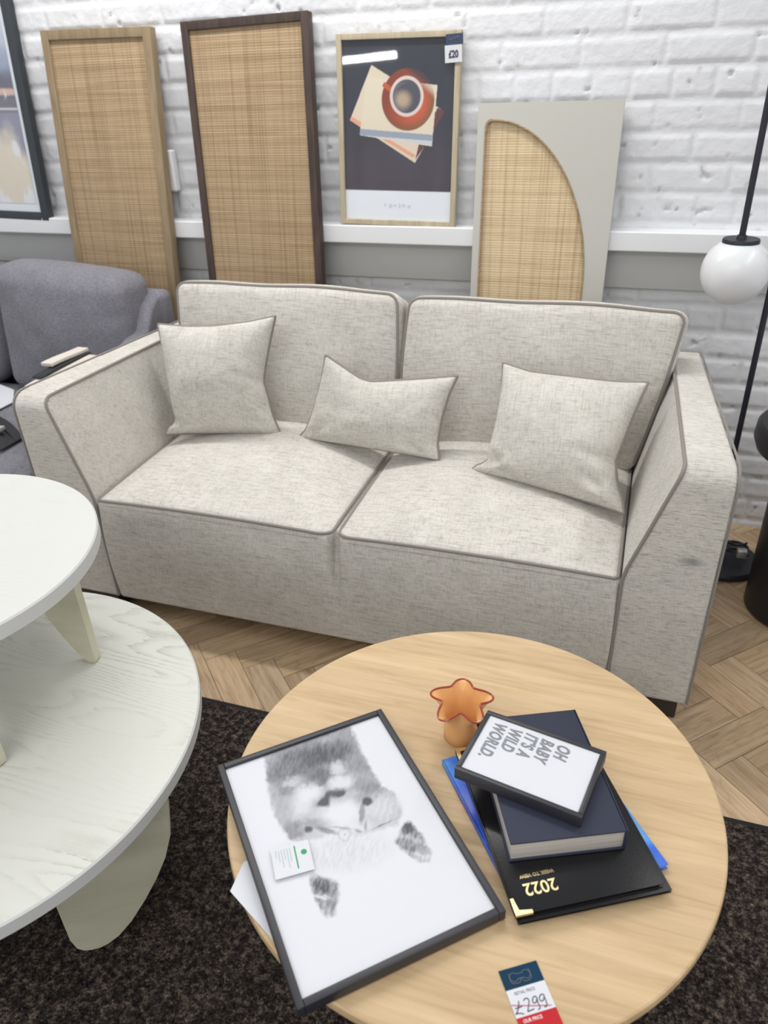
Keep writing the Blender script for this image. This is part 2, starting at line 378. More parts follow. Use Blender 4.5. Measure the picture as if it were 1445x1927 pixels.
def picture(name, w, h, nx, ny, img, place, parent):
    """flat print: nx*ny grid, colour from img(u,v) with v up"""
    u, v = np.meshgrid(np.linspace(0, 1, nx), np.linspace(0, 1, ny)); u = u.ravel(); v = v.ravel()
    V = place(np.stack([u*w, v*h, 0*u], 1))
    F = [(j*nx+i, j*nx+i+1, (j+1)*nx+i+1, (j+1)*nx+i) for j in range(ny-1) for i in range(nx-1)]
    o = obj(name, V, F, M_print, parent, smooth=False)
    c = img(u, v); c = np.concatenate([np.clip(c, 0, 1), np.ones((len(u), 1))], 1)
    a = o.data.color_attributes.new('Col', 'FLOAT_COLOR', 'POINT'); a.data.foreach_set('color', c.astype(np.float32).ravel()); return o
def text(name, s, size, mat, parent, place, off=0.0, shear=0.0, sx=1.0, align='LEFT', space=1.0, extrude=.0002):
    c = bpy.data.curves.new(name, 'FONT'); c.body = s; c.size = size; c.offset = off; c.shear = shear; c.align_x = align; c.extrude = extrude; c.space_character = space
    c.resolution_u = 6
    t = bpy.data.objects.new(name, c); COL.objects.link(t); bpy.context.view_layer.update()
    me = t.evaluated_get(bpy.context.evaluated_depsgraph_get()).to_mesh()
    V = np.array([tuple(v.co) for v in me.vertices]); F = [tuple(p.vertices) for p in me.polygons]
    bpy.data.objects.remove(t)
    V[:, 0] *= sx; V = place(V)
    off_ = np.array(wloc(parent)); m2 = bpy.data.meshes.new(name); m2.from_pydata((V-off_).tolist(), [], F); m2.materials.append(mat); m2.update()
    o = bpy.data.objects.new(name, m2); COL.objects.link(o); o.parent = parent; return o

# ------------------------------------------------------------------ the setting
# wall: painted brick as relief, English garden wall bond, courses 83 mm
WY = 2.6
def build_wall():
    x0, x1, z0, z1, st = -3.6, 1.6, 0.0, 2.9, .0065
    xs = np.arange(x0, x1+st, st); zs = np.arange(z0, z1+st, st); X, Z = np.meshgrid(xs, zs)
    ph = .083; zoff = 1.353 - 20*ph; wob = .004*(fbm(X*4, Z*4, 3)-.5)*2
    row = np.floor((Z + wob - zoff)/ph).astype(int); fz = (Z + wob - zoff)/ph - row
    hdr = (row - 20) % 4 == 0
    bw = np.where(hdr, .112, .230); sh = np.where(hdr, .0, np.where(row % 2 == 0, .037, .152)) + .012*np.sin(row*12.9898)
    t = (X + .105 + sh + wob)/bw; ci = np.floor(t).astype(int); fx = t - ci
    j = (np.sin(ci*127.1 + row*311.7)*43758.5453) % 1.0; j2 = (np.sin(ci*269.5 + row*183.3)*43758.5453) % 1.0
    ez = np.minimum(fz, 1-fz)*ph; ex = np.minimum(fx, 1-fx)*bw
    n = fbm(X*9, Z*9, 11); gap = .004 + .004*n
    e = np.minimum(ez, ex*1.35 + .0035*j2); s = np.clip((e-gap)/.010, 0, 1); s = s*s*(3-2*s)
    H = s*(.0042 + .0030*(j-.5)) + .0045*(fbm(X*16, Z*16, 21)-.5) + .0022*(fbm(X*60, Z*60, 31)-.5)
    H += (fz-.5)*(j2-.5)*.003*s
    pit = np.clip((fbm(X*34, Z*34, 41)-.735)/.05, 0, 1); H -= pit*.010
    V = np.stack([X.ravel(), (WY - H).ravel(), Z.ravel()], 1); nx = len(xs); nz = len(zs)
    b = len(V); I = np.arange(nx*nz).reshape(nz, nx)
    F = np.stack([I[:-1,:-1], I[:-1,1:], I[1:,1:], I[1:,:-1]], -1).reshape(-1, 4)
    me = bpy.data.meshes.new('wall_back'); me.vertices.add(b); me.vertices.foreach_set('co', V.ravel().astype(np.float32))
    me.loops.add(F.size); me.loops.foreach_set('vertex_index', F.ravel().astype(np.int32))
    me.polygons.add(len(F)); me.polygons.foreach_set('loop_start', (np.arange(len(F))*4).astype(np.int32))
    me.polygons.foreach_set('use_smooth', [True]*len(F)); me.update(); me.validate(); me.materials.append(M_brick)
    o = bpy.data.objects.new('wall_back', me); COL.objects.link(o); structure(o)
build_wall()
structure(wn(obj('trim_1', *bbox(-3.55, 1.55, 2.530, 2.60, .945, 1.003, .004), M_white)))
structure(obj('trim_2', *bbox(-3.55, 1.55, 2.578, 2.605, .822, .944, .003), M_greypaint))

def build_floor():
    w = .0880; k = 3; l = w*k; V = []; F = []; UV = []; C = []
    c45 = math.sqrt(.5); ox, oy = -1.000, 1.470
    def rot(a, b): return (ox + (a + b)*c45, oy + (a - b)*c45)
    g = .0006
    for i in range(-80, 81):
        for s in range(-16, 17):
            for o_ in (0, 1):
                if o_ == 0: A = (i*w + s*2*l, i*w); d = (l, w)
                else: A = ((i-1)*w + s*2*l, i*w); d = (w, l)
                q = [(A[0]+g, A[1]+g), (A[0]+d[0]-g, A[1]+g), (A[0]+d[0]-g, A[1]+d[1]-g), (A[0]+g, A[1]+d[1]-g)]
                P = [rot(*p) for p in q]
                cx = sum(p[0] for p in P)/4; cy = sum(p[1] for p in P)/4
                if not (-3.4 < cx < 1.7 and -1.3 < cy < 2.8): continue
                n = len(V); V += [(x, y, 0) for x, y in P]; F.append((n+3, n+2, n+1, n))
                r = random.random(); sh = .80 + .36*random.random(); uo = random.random()*40; vo = random.random()*40
                u = [(0,d[1]), (d[0],d[1]), (d[0],0), (0,0)]
                UV += [((x+uo, y+vo) if o_ == 0 else (y+uo, x+vo)) for x, y in u]
                C += [(sh, sh*(.97+.05*r), sh*(.93+.1*r), 1)]*4
    n = len(V); V += [(-3.6,-1.5,-.004), (1.9,-1.5,-.004), (1.9,2.75,-.004), (-3.6,2.75,-.004)]; F.append((n,n+1,n+2,n+3)); UV += [(0,0)]*4; C += [(.18,.16,.14,1)]*4
    me = bpy.data.meshes.new('floor'); me.from_pydata(V, [], F); me.materials.append(M_floor)
    uvl = me.uv_layers.new(name='plank'); uvl.data.foreach_set('uv', np.array(UV).ravel())
    ca = me.color_attributes.new('Col', 'FLOAT_COLOR', 'CORNER'); ca.data.foreach_set('color', np.array(C).ravel())
    me.update(); structure(bpy.data.objects.new('floor', me)); COL.objects.link(bpy.data.objects['floor'])
build_floor()

# rug
rug = thing('rug', 'dark charcoal flecked loop pile rug under the tables', 'rug', (-.5, .2, 0))
def rugpile():
    nx, ny = 300, 230; x = np.linspace(-1.895, .985, nx); y = np.linspace(-1.095, 1.257, ny); X, Y = np.meshgrid(x, y)
    Z = .007 + .0015*vnoise(X*130, Y*130, 5)
    V = np.stack([X.ravel(), Y.ravel(), Z.ravel()], 1)
    return V, [(j*nx+i, j*nx+i+1, (j+1)*nx+i+1, (j+1)*nx+i) for j in range(ny-1) for i in range(nx-1)]
obj('pile', *rugpile(), M_rug, rug)
_b = MB()
_b.add(*box(-1.905, .995, 1.256, 1.268, .0005, .0078)); _b.add(*box(-1.905, .995, -1.105, -1.093, .0005, .0078))
_b.add(*box(-1.905, -1.893, -1.093, 1.256, .0005, .0078)); _b.add(*box(.983, .995, -1.093, 1.256, .0005, .0078))
_b.build('binding', M_rugedge, rug)

# ------------------------------------------------------------------ cream sofa
XC = -.695; YF = 1.535; YB = 2.355
sofa = thing('sofa', 'cream woven two seat sofa with taupe piping and slanted arms', 'sofa', (XC, 1.95, 0))
def sofa_arm(sgn):
    fr = [(.927,.062), (.933,.712), (.828,.712), (.7325,.41), (.7325,.062)]     # offsets from XC, front
    re = [(.872,.062), (.876,.700), (.797,.700), (.7325,.41), (.7325,.062)]
    V = [(XC+sgn*x, YF, z) for x, z in fr] + [(XC+sgn*x, YB, z) for x, z in re]; n = 5
    F = [tuple(range(n)), tuple(range(n, 2*n))] + [(i, (i+1) % n, n+(i+1) % n, n+i) for i in range(n)]
    V, F = bevelled(V, F, .010, 3, 25, [(lambda c, e: abs(c.y-YF) < 1e-4 and c.z > .70, .050, 6)])
    arm = wn(obj('arm', V, F, M_arm, sofa, angle=50))
    e = .002
    inner = smooth_path([(XC+sgn*(.797-e), YB-.02, .702), (XC+sgn*(.828-e), YF+.004, .712-.004), (XC+sgn*(.735-e), YF-.001, .42), (XC+sgn*(.7335-e), YF-.001, .07)], .035, 6)
    outer = smooth_path([(XC+sgn*(.876+e), YB-.01, .70), (XC+sgn*(.933+e), YF+.004, .712), (XC+sgn*(.927+e), YF+.002, .066)], .055, 7)
    for pth, pr_ in ((inner, .0042), (outer, .0030)): obj('piping', *tube(resample(pth, .012), pr_, 8), M_pipe, arm, label='taupe piping along the arm seam')
for s in (1, -1): sofa_arm(s)
# base: front rail with a shallow dimple below the seam between the seats
SEAM = -.688
def base_f(V):
    V = V.copy(); fr = V[:, 1] < -.2
    zz = V[:, 2]/.34
    V[:, 1] -= np.where(fr, .012*np.cos(np.clip(zz*PI, -PI/2, PI/2)), 0)
    d = np.exp(-((V[:, 0]+XC-SEAM)/.012)**2)*np.clip((V[:, 2]+.10)/.2, 0, 1)**1.5; V[:, 1] += np.where(fr, .045*d, 0)
    V = V + np.array([XC, (YF+2.25)/2+.002, .231]); return V
_V, _F = rbox((1.462, 2.25-YF, .342), .012, (110, 6, 14), base_f)
obj('base_panel', _V, _F, M_fab, sofa)
wn(obj('back_panel', *bevelled(*box(XC-.80, XC+.80, 2.235, YB, .062, .69), .02, 3), M_fab, sofa))
# seat cushions
def seat(x0, x1, left):
    cx = (x0+x1)/2; w = x1-x0; cy = (YF+2.15)/2; dpt = 2.15-YF; h = .12; r = .020
    def f(V):
        V = np.atleast_2d(V).astype(float).copy(); u = V[:, 0]/(w/2); v = (V[:, 1]+dpt/2)/dpt; top = np.clip(V[:, 2]/(h/2), 0, 1)
        crown = .050*(1-np.abs(u)**2.6)*np.clip(1-(1-np.clip(v/.5, 0, 1))**2.4, 0, 1) + .006*(1-u*u)
        crown += .010*np.clip(v, 0, 1)
        V[:, 2] += top*crown
        fr = V[:, 1] < -dpt/2+.03
        V[:, 1] += np.where(fr, .040*np.clip((.042-V[:, 2])/.05, 0, 1), 0)
        e = np.clip(((u if left else -u)-.90)/.10, 0, 1); V[:, 1] += .030*e*e*np.clip(1-v/.25, 0, 1)
        return V + np.array([cx, cy, .349])
    V, F = rbox((w, dpt, h), r, (34, 26, 6), f)
    o = obj('seat_cushion', V, F, M_fab, sofa, angle=60)
    E = []
    S = (w, dpt, h); hw = w/2; hd = dpt/2; hh = h/2
    # piping: back corner -> along the left side seam -> front seam -> right side seam
    side = [(-hw, y, hh) for y in np.linspace(hd-.05, -hd+r, 24)]
    corner = lambda sx: [(sx*hw, -hd+r*(1-t), hh) if False else (sx*(hw), -hd, hh)]
    path = side + [(-hw, -hd, hh)] + [(x, -hd, hh) for x in np.linspace(-hw+r, hw-r, 40)] + [(hw, -hd, hh)] + [(hw, y, hh) for y in np.linspace(-hd+r, hd-.05, 24)]
    Q = rb_map(np.array(path), S, r-.001); Q = Q + (Q/np.abs(Q).max())*0
    Q = f(Q); d = np.array([0, -.002, .002]); Q = Q + d
    obj('piping', *tube(resample(smooth_path(Q, .008, 2), .01), .0042, 8), M_pipe, o, label='taupe piping around the seat edge')
seat(XC-.730, SEAM-.003, True); seat(SEAM+.003, XC+.730, False)
# back cushions
def back_cushion(xb0, xb1, xt0, xt1, zt):
    w = xb1-xb0; h = zt-.405; th = .155; r = .042; S = (w, th, h)
    def f(V):
        V = np.atleast_2d(V).astype(float).copy(); u = V[:, 0]/(w/2); z = (V[:, 2]+h/2)/h; y = V[:, 1].copy()
        a = np.clip(1-np.abs(u)**2.5, 0, 1)*np.clip(1-np.abs(2*z-1)**2.5, 0, 1)
        x0 = xb0 + (xt0-xb0)*z; x1 = xb1 + (xt1-xb1)*z
        X = (x0+x1)/2 + u*(x1-x0)/2 + np.where(np.abs(u) > .9, np.sign(u)*.010*np.sin(np.clip(z, 0, 1)*PI), 0)
        sg = y/(th/2)
        Y = 2.138 + .079*z + y*(1-.18*np.clip(z, 0, 1)) + np.where(sg < 0, -.030*a, .010*a)
        Z = .405 + h*z + np.clip(z-.8, 0, 1)/.2*(.005*np.cos(u*2.2) - .003*np.cos(u*6+1)) - np.clip((z-.55)/.45, 0, 1)*.032*(sg+1)
        return np.stack([X, Y, Z], 1)
    V, F = rbox(S, r, (26, 5, 22), f, 4)
    o = obj('back_cushion', V, F, M_fab, sofa, angle=60)
    for sg, nm in ((-1, 'front'), (1, 'rear')):
        hw, hd, hh = w/2, th/2, h/2; P = []
        for t in np.linspace(-1, 1, 30): P.append((-hw, sg*hd, t*(hh-r)))
        for a in np.linspace(0, PI/2, 6)[1:-1]: P.append((-(hw-r)-math.cos(a)*r*1.0, sg*hd, (hh-r)+math.sin(a)*r))
        for t in np.linspace(-1, 1, 30): P.append((t*(hw-r), sg*hd, hh))
        for a in np.linspace(PI/2, 0, 6)[1:-1]: P.append(((hw-r)+math.cos(a)*r, sg*hd, (hh-r)+math.sin(a)*r))
        for t in np.linspace(1, -1, 30): P.append((hw, sg*hd, t*(hh-r)))
        P = np.array(P)
        # seam sits on the 45 degree line of the rounded edge
        h3 = np.array([hw-r, hd-r, hh-r]); q = np.clip(P, -h3, h3); d = P-q; dxz = np.sqrt(d[:,0]**2+d[:,2]**2); 
        d[:, 1] = sg*np.maximum(dxz, 1e-6); d /= np.linalg.norm(d, axis=1, keepdims=True); P = q + d*(r+.001)
        obj('piping', *tube(resample(f(P), .012), .0044, 8), M_pipe, o, label='taupe piping around the %s edge of the back cushion' % nm)
back_cushion(-1.420, -.690, -1.462, -.684, .897); back_cushion(-.684, .036, -.668, .130, .886)
for x in (XC-.83, XC+.83):
    for y in (YF+.015, 2.245):
        sx = 1 if x > XC else -1
        wn(obj('foot', *bevelled(*box(x-.08, x+.08, y, y+.09, 0, .064), .004, 2), M_darkwood, sofa))

# ------------------------------------------------------------------ scatter cushions
def pillow(name, label, bl, br, tl, tr, T, back, notch=None, group=None, seed=0, pinch=.03, left=None, right=None, top=None, creases=()):
    bl, br, tl, tr = [np.array(p, float) for p in (bl, br, tl, tr)]
    base = (bl+br)/2; n = 44
    nrm = np.cross(br-bl, tl-bl); nrm /= np.linalg.norm(nrm)
    root = thing(name, label, 'cushion', tuple(base), group)
    def mid(u, v):
        uu = u*(1-pinch*(1-np.abs(v)**2.6)*np.abs(u)); vv = v*(1-pinch*(1-np.abs(u)**2.6)*np.abs(v))
        if left: uu = uu + np.interp(vv, *left)*np.clip(-u, 0, 1)**1.4
        if right: uu = uu - np.interp(vv, *right)*np.clip(u, 0, 1)**1.4
        if top: vv = vv - np.interp(u, *top)*np.clip(v, 0, 1)**1.4
        a = (uu[..., None]+1)/2; b = (vv[..., None]+1)/2
        P = (bl*(1-a)+br*a)*(1-b) + (tl*(1-a)+tr*a)*b
        up = (tl+tr-bl-br)/2; up = up/np.linalg.norm(up)
        if notch is not None:
            P = P - (notch(u)*np.clip((v+.6)/1.6, 0, 1)**1.6)[..., None]*up
        # gentle sag of the bottom edge corners
        return P
    g = np.sin(np.linspace(-PI/2, PI/2, n+1)*.97)/math.sin(PI/2*.97); U, Vv = np.meshgrid(g, g)
    prof = (np.clip(1-U**2, 0, 1)**.5*np.clip(1-Vv**2, 0, 1)**.5)**.85
    wr = 1 + .22*(fbm(U*2+9, Vv*2+5, seed+50)-.47)
    if notch is not None: prof = prof*(1-.45*np.clip(notch(U)/.06, 0, 1)*np.clip((Vv+.2)/1.2, 0, 1))
    # corner creases
    cr = np.zeros_like(U)
    for (a, b) in ((-1,-1), (1,-1)):
        d = np.sqrt((U-a)**2+(Vv-b)**2); ang = np.arctan2(Vv-b, U-a); cr += np.exp(-((d-.45)/.22)**2)*np.sin(ang*9+seed)
    for (ua, va, ub, vb, dp, wd) in creases:
        t = np.clip(((U-ua)*(ub-ua)+(Vv-va)*(vb-va))/((ub-ua)**2+(vb-va)**2), 0, 1); dd = np.hypot(U-ua-t*(ub-ua), Vv-va-t*(vb-va))
        cr -= dp*np.exp(-(dd/wd)**2)*(1-.8*t) - .6*dp*np.exp(-((dd-2*wd)/wd)**2)*(1-.8*t)
    M = mid(U, Vv); V = []; F = []
    front = M + nrm*(prof*wr*T + cr*.008*prof)[..., None]; rear = M - nrm*(prof*back)[..., None]
    m = n+1; idf = np.arange(m*m).reshape(m, m); idb = idf + m*m; idb = idb.copy()
    bd = np.zeros((m, m), bool); bd[0] = bd[-1] = True; bd[:, 0] = bd[:, -1] = True; idb[bd] = idf[bd]
    for A in (idf, idb):
        for i in range(n):
            for j in range(n): F.append((A[i,j], A[i,j+1], A[i+1,j+1], A[i+1,j]))
    V = np.concatenate([front.reshape(-1, 3), rear.reshape(-1, 3)]); used = sorted(set(i for f in F for i in f)); mp = {a: b for b, a in enumerate(used)}
    body = obj('cover', V[used], [[mp[i] for i in f] for f in F], M_pil, root, angle=70)
    t = np.linspace(-1, 1, 60); o1 = np.ones(60)
    path = np.concatenate([mid(t, -o1)[:-1], mid(o1, t)[:-1], mid(-t, o1)[:-1], mid(-o1, -t)[:-1]])
    obj('piping', *tube(path, .0046, 8, closed=True), M_pipe, root, label='taupe piping around the cushion edge')
    return root
pillow('scatter_cushion', 'square cream scatter cushion leaning in the left corner of the cream sofa',
       (-1.402,1.89,.462), (-1.038,1.982,.458), (-1.440,2.007,.785), (-1.027,2.007,.834), .088, .045, seed=1, group='scatter cushions on the cream sofa',
       left=([-1,-.88,-.80,-.70,-.4,0,.5,1], [0,.05,.15,.18,.13,.09,.04,0]), right=([-1,-.9,-.65,-.3,-.05,.2,.6,1], [0,.03,.11,.17,.225,.18,.09,0]), top=([-1,-.5,0,.6,1], [0,.05,.07,.04,0]),
       creases=((.95,-.05,.35,.1,1.2,.06), (.95,-.15,.45,-.22,.9,.06), (.95,-.5,.5,-.62,.7,.07), (-.95,-.75,-.55,-.82,1.3,.07)))
nf = lambda u: .058*np.interp(u, [-1,-.38,-.2,.45,1], [0,.86,.92,.42,0])
pillow('lumbar_cushion', 'small oblong cream cushion with chopped top edge in the middle of the sofa',
       (-.972,1.975,.462), (-.505,1.93,.462), (-.873,2.005,.727), (-.472,2.005,.695), .062, .03, notch=nf, seed=2, group='scatter cushions on the cream sofa', pinch=.03,
       right=([-1,-.9,-.6,0,.6,1], [0,.01,.05,.06,.04,0]), left=([-1,-.8,-.4,.3,1], [0,.05,.06,.04,0]), creases=((.8,-1,.62,-.35,1.1,.08), (-.9,-.8,-.5,-.6,.8,.08)))
pillow('scatter_cushion', 'square cream scatter cushion propped at the right end of the sofa seat',
       (-.398,1.885,.464), (.024,1.770,.452), (-.343,2.004,.744), (.040,2.0,.722), .088, .045, seed=3, group='scatter cushions on the cream sofa',
       left=([-1,-.9,-.82,-.74,-.5,0,.5,1], [0,.04,.12,.17,.14,.13,.08,0]), right=([-1,-.85,-.6,-.27,0,.5,1], [0,.03,.12,.19,.15,.08,0]), top=([-1,-.6,0,.6,1], [0,.07,.05,.04,0]),
       creases=((-.85,-.62,-.35,-.95,1.6,.07), (-.6,-.85,-.3,-.98,.9,.06), (.95,-.27,.35,-.2,1.2,.07), (.95,-.6,.5,-.7,1.0,.08)))

# ------------------------------------------------------------------ grey sofa on the left
gs = thing('sofa', 'grey marl fabric sofa partly behind the cream sofa, at the left edge', 'sofa', (-2.4, 2.0, 0))
def gcush(cx, w, cy, d, cz, h, r, bulge, name, lean=0, mat=M_grey):
    def f(V):
        V = V.copy(); u = V[:,0]/(w/2); v = V[:,1]/(d/2); z = V[:,2]/(h/2)
        V[:,2] += bulge*(1-np.clip(np.abs(u),0,1)**2.5)*(1-np.clip(np.abs(v),0,1)**2)*np.sign(z)*(np.abs(z)>.5)*1.0
        V[:,1] += -.035*(1-np.clip(np.abs(u),0,1)**2)*(1-np.clip(np.abs(z),0,1)**2)*(v<-.3)
        V[:,1] += lean*(z+1)/2
        if lean:
            V[:,2] += np.clip(z, 0, 1)*(-.016*u - .004) ; V[:,0] -= .045*np.clip(-z, 0, 1)**2*np.clip(u, 0, 1)
            dd = np.abs((u-.05)*.55-(z-.95)*.5+.1*np.sin(u*3)); V[:,1] += (v < 0)*.010*np.exp(-(dd/.05)**2)*np.clip(z-.35, 0, 1)*(u < .35)*(u > -.4)
            dd = np.abs(z-.30-.10*u); V[:,1] += (v < 0)*.009*np.exp(-(dd/.06)**2)*np.clip(u-.35, 0, 1)
        nz = fbm(V[:,0]*5+20, V[:,2]*5+20, 77); V[:,1] += .02*(nz-.47); V[:,2] += .012*(fbm(V[:,0]*4+7, V[:,1]*4+9, 78)-.47)
        return V + np.array([cx, cy, cz])
    return obj(name, *rbox((w, d, h), r, (24, 10, 18), f, 4), mat, gs, angle=60)
gcush(-1.957, .55, 2.215, .19, .672, .43, .055, .012, 'back_cushion', .05)
gcush(-2.525, .56, 2.215, .19, .672, .43, .075, .012, 'back_cushion', .05)
gcush(-2.20, .98, 1.86, .72, .36, .17, .04, .015, 'seat_cushion')
wn(obj('base', *bevelled(*box(-2.72, -1.71, 1.52, 2.33, .08, .275), .02, 3), M_grey, gs))
wn(obj('back_frame', *bevelled(*box(-2.80, -1.622, 2.305, 2.388, .08, .800), .03, 4), M_grey, gs))
def garm(x0, x1):
    pr = [(1.52,.08), (1.52,.45), (1.60,.50), (1.70,.625), (1.95,.645), (2.12,.66), (2.21,.69), (2.26,.76), (2.31,.79), (2.33,.79), (2.33,.08)]
    V = [(x0, y, z) for y, z in pr] + [(x1, y, z) for y, z in pr]; n = len(pr)
    F = [tuple(range(n)), tuple(range(n, 2*n))] + [(i, (i+1) % n, n+(i+1) % n, n+i) for i in range(n)]
    return bevelled(V, F, .018, 3, 50)
wn(obj('arm', *garm(-1.706, -1.636), M_grey, gs, angle=60)); wn(obj('arm', *garm(-2.80, -2.725), M_grey, gs, angle=60))
for x in (-2.74, -1.72):
    for y in (1.56, 2.33): obj('foot', *bbox(x, x+.05, y, y+.05, 0, .085), M_darkwood, gs)

# loose things on the grey sofa
def sheet(name, poly, z, th, mat, label, cat, warp=.0):
    c = np.mean(np.array(poly), 0); V, F = prism(poly, z, z+th); V[:, 2] += warp*np.sin(V[:, 0]*9)
    return tag(obj(name, V, F, mat, None, smooth=False, origin=(c[0], c[1], z)), label, cat)
sheet('paper_sheet', [(-2.36,2.02), (-2.28,2.125), (-2.185,2.09), (-2.10,1.99), (-2.10,1.86), (-2.32,1.84)], .466, .003, M_paper, 'white paper sheet lying on the seat of the grey sofa', 'paper')
strap = thing('strap', 'black webbing straps with pale buckle on the grey sofa seat', 'strap', (-2.06, 1.78, .455))
for k, (dy, dz) in enumerate(((0, 0), (.035, .012), (-.035, .006))):
    p = [(-2.40, 1.80+dy, .468+dz), (-2.2, 1.80+dy*1.1, .488+dz), (-2.05, 1.79+dy, .480+dz), (-1.93, 1.75+dy*.8, .474+dz), (-1.85, 1.70+dy, .462)]
    q = resample(smooth_path(p, .08, 5), .02); w = .018
    V = []; F = []
    for a in q: V += [(a[0], a[1]-w, a[2]-.002), (a[0], a[1]+w, a[2]-.002), (a[0], a[1]+w, a[2]+.002), (a[0], a[1]-w, a[2]+.002)]
    for i in range(len(q)-1):
        for j in range(4): F.append((i*4+j, i*4+(j+1) % 4, (i+1)*4+(j+1) % 4, (i+1)*4+j))
    F += [(0,1,2,3), tuple(4*(len(q)-1)+j for j in range(4))]
    obj('webbing', V, F, M_strap, strap, smooth=False)
obj('buckle', *bbox(-1.955, -1.905, 1.715, 1.745, .487, .501, .003), M_clip, strap, label='pale buckle')
sw = thing('fabric_swatch', 'folded cream fabric swatch with dark edge on the grey sofa arm', 'fabric', (-1.67, 1.86, .575))
_c = frame_axes((-1.674, 1.70, .658), (0, 1, .035), (-1, 0, .0))
for i, (z0, z1, a, b, y0, y1, m, nm) in enumerate(((0, .010, 0, .28, -.012, .060, M_swatch, 'lower_leaf'), (.011, .017, .05, .29, .034, .070, M_strap, 'dark_lining'), (.018, .030, .12, .30, .048, .090, M_swatch, 'upper_leaf'))):
    V, F = rbox((b-a, y1-y0, z1-z0), .0025, (10, 4, 1), None, 2); V = V + np.array([(a+b)/2, (y0+y1)/2, (z0+z1)/2]); V[:, 2] += .005*np.sin(V[:, 0]*14)*(i*.5+.3)
    obj(nm, _c(V), F, m, sw)


# ------------------------------------------------------------------ leaning panels
def lean(y0, k, x, z, rot=0):
    """local frame of a leaning panel: x right, y up the panel, z out to the viewer"""
    up = np.array([0, k, 1.0]); up /= np.linalg.norm(up); ex = np.array([1.0, 0, 0]); c, s = math.cos(rot), math.sin(rot)
    return frame_axes((x, y0 + k*z, z), ex*c + up*s, up*c - ex*s)
def bars(w, h, b, d, bt=None):
    bt = bt or b; out = []
    for x0, x1, y0, y1 in ((0, b, 0, h), (w-b, w, 0, h), (b, w-b, h-bt, h), (b, w-b, 0, bt)): out.append((x0, x1, y0, y1))
    return out
def panel(label, place, w, h, b, d, frame_mat, fill_mat, group):
    base = place([[w/2, 0, -d/2]])[0]; t = thing('rattan_panel', label, 'wall panel', tuple(base), group)
    for i, (x0, x1, y0, y1) in enumerate(bars(w, h, b, d)):
        V, F = bbox(x0, x1, y0, y1, -d, 0, .002); obj('rail' if i > 1 else 'stile', place(V), F, frame_mat, t)
    V, F = bbox(b-.002, w-b+.002, b-.002, h-b+.002, -d*.6, -.008, .001); obj('rattan_infill', place(V), F, fill_mat, t)
    return t
G = 'tall rattan panels leaning on the brick wall'
panel('tall rattan panel in a tan wood frame behind the grey sofa', lean(2.395, .095, -2.114, .004, -.0165), .437, 1.615, .030, .036, M_tanframe, M_rattan, G)
panel('tall rattan panel in a dark walnut frame behind the cream sofa', lean(2.395, .095, -1.503, .004, .020), .449, 1.614, .026, .036, M_walnut, M_rattan, G)
# putty board with rattan half-arch inlay
pp = lean(2.420, .095, -.549, .004); W4, H4, D4 = .4245, 1.360, .030
ar = thing('arched_panel', 'putty grey board with pale rattan quarter arch inlay behind the sofa', 'wall panel', tuple(pp([[W4/2, 0, -D4/2]])[0]))
def arch(off):
    x0, x1, ytop, yb = .022-off, .362+off, H4-.043+off, .05-off; rx = x1-x0-.02; ry = .47
    pts = [(x1, yb)]
    for t in np.linspace(0, PI/2, 22): pts.append((x1 - rx*(1-math.cos(t)), ytop-ry + ry*math.sin(t)))
    pts += [(x0+.012, ytop-.002), (x0+.004, ytop-.010), (x0, ytop-.022), (x0, yb)]; return pts
def board_with_hole():
    o = [(W4, 0), (W4, H4), (0, H4), (0, 0)]; a = arch(0); bm = bmesh.new()
    ov = [bm.verts.new((x, y, 0)) for x, y in o]; av = [bm.verts.new((x, y, 0)) for x, y in a]
    es = [bm.edges.new((ov[i], ov[(i+1) % 4])) for i in range(4)] + [bm.edges.new((av[i], av[(i+1) % len(av)])) for i in range(len(av))]
    bmesh.ops.triangle_fill(bm, edges=es, use_beauty=True)
    # remove triangles whose centre is inside the hole
    def inside(p):
        c = False; j = len(a)-1
        for i in range(len(a)):
            if (a[i][1] > p.y) != (a[j][1] > p.y) and p.x < (a[j][0]-a[i][0])*(p.y-a[i][1])/(a[j][1]-a[i][1])+a[i][0]: c = not c
            j = i
        return c
    bmesh.ops.delete(bm, geom=[f for f in bm.faces if inside(f.calc_center_median())], context='FACES')
    r = bmesh.ops.extrude_face_region(bm, geom=bm.faces[:]); 
    for v in r['geom']:
        if isinstance(v, bmesh.types.BMVert): v.co.z = -D4
    bm.verts.index_update(); V = [tuple(v.co) for v in bm.verts]; F = [[v.index for v in f.verts] for f in bm.faces]; bm.free(); return np.array(V), F
_V, _F = board_with_hole(); obj('board', pp(_V), _F, M_putty, ar, smooth=False)
_V, _F = prism(arch(-.0005), -D4*.8, -.009); obj('rattan_infill', pp(_V), _F, M_rattan2, ar, smooth=False)
_e = [(x, y, -.001) for x, y in arch(-.003)]; obj('edge_bead', *(lambda q: (pp(q[0]), q[1]))(tube(resample(smooth_path(_e+[_e[0]], .006, 3), .008), .0035, 6)), M_rattan, ar)

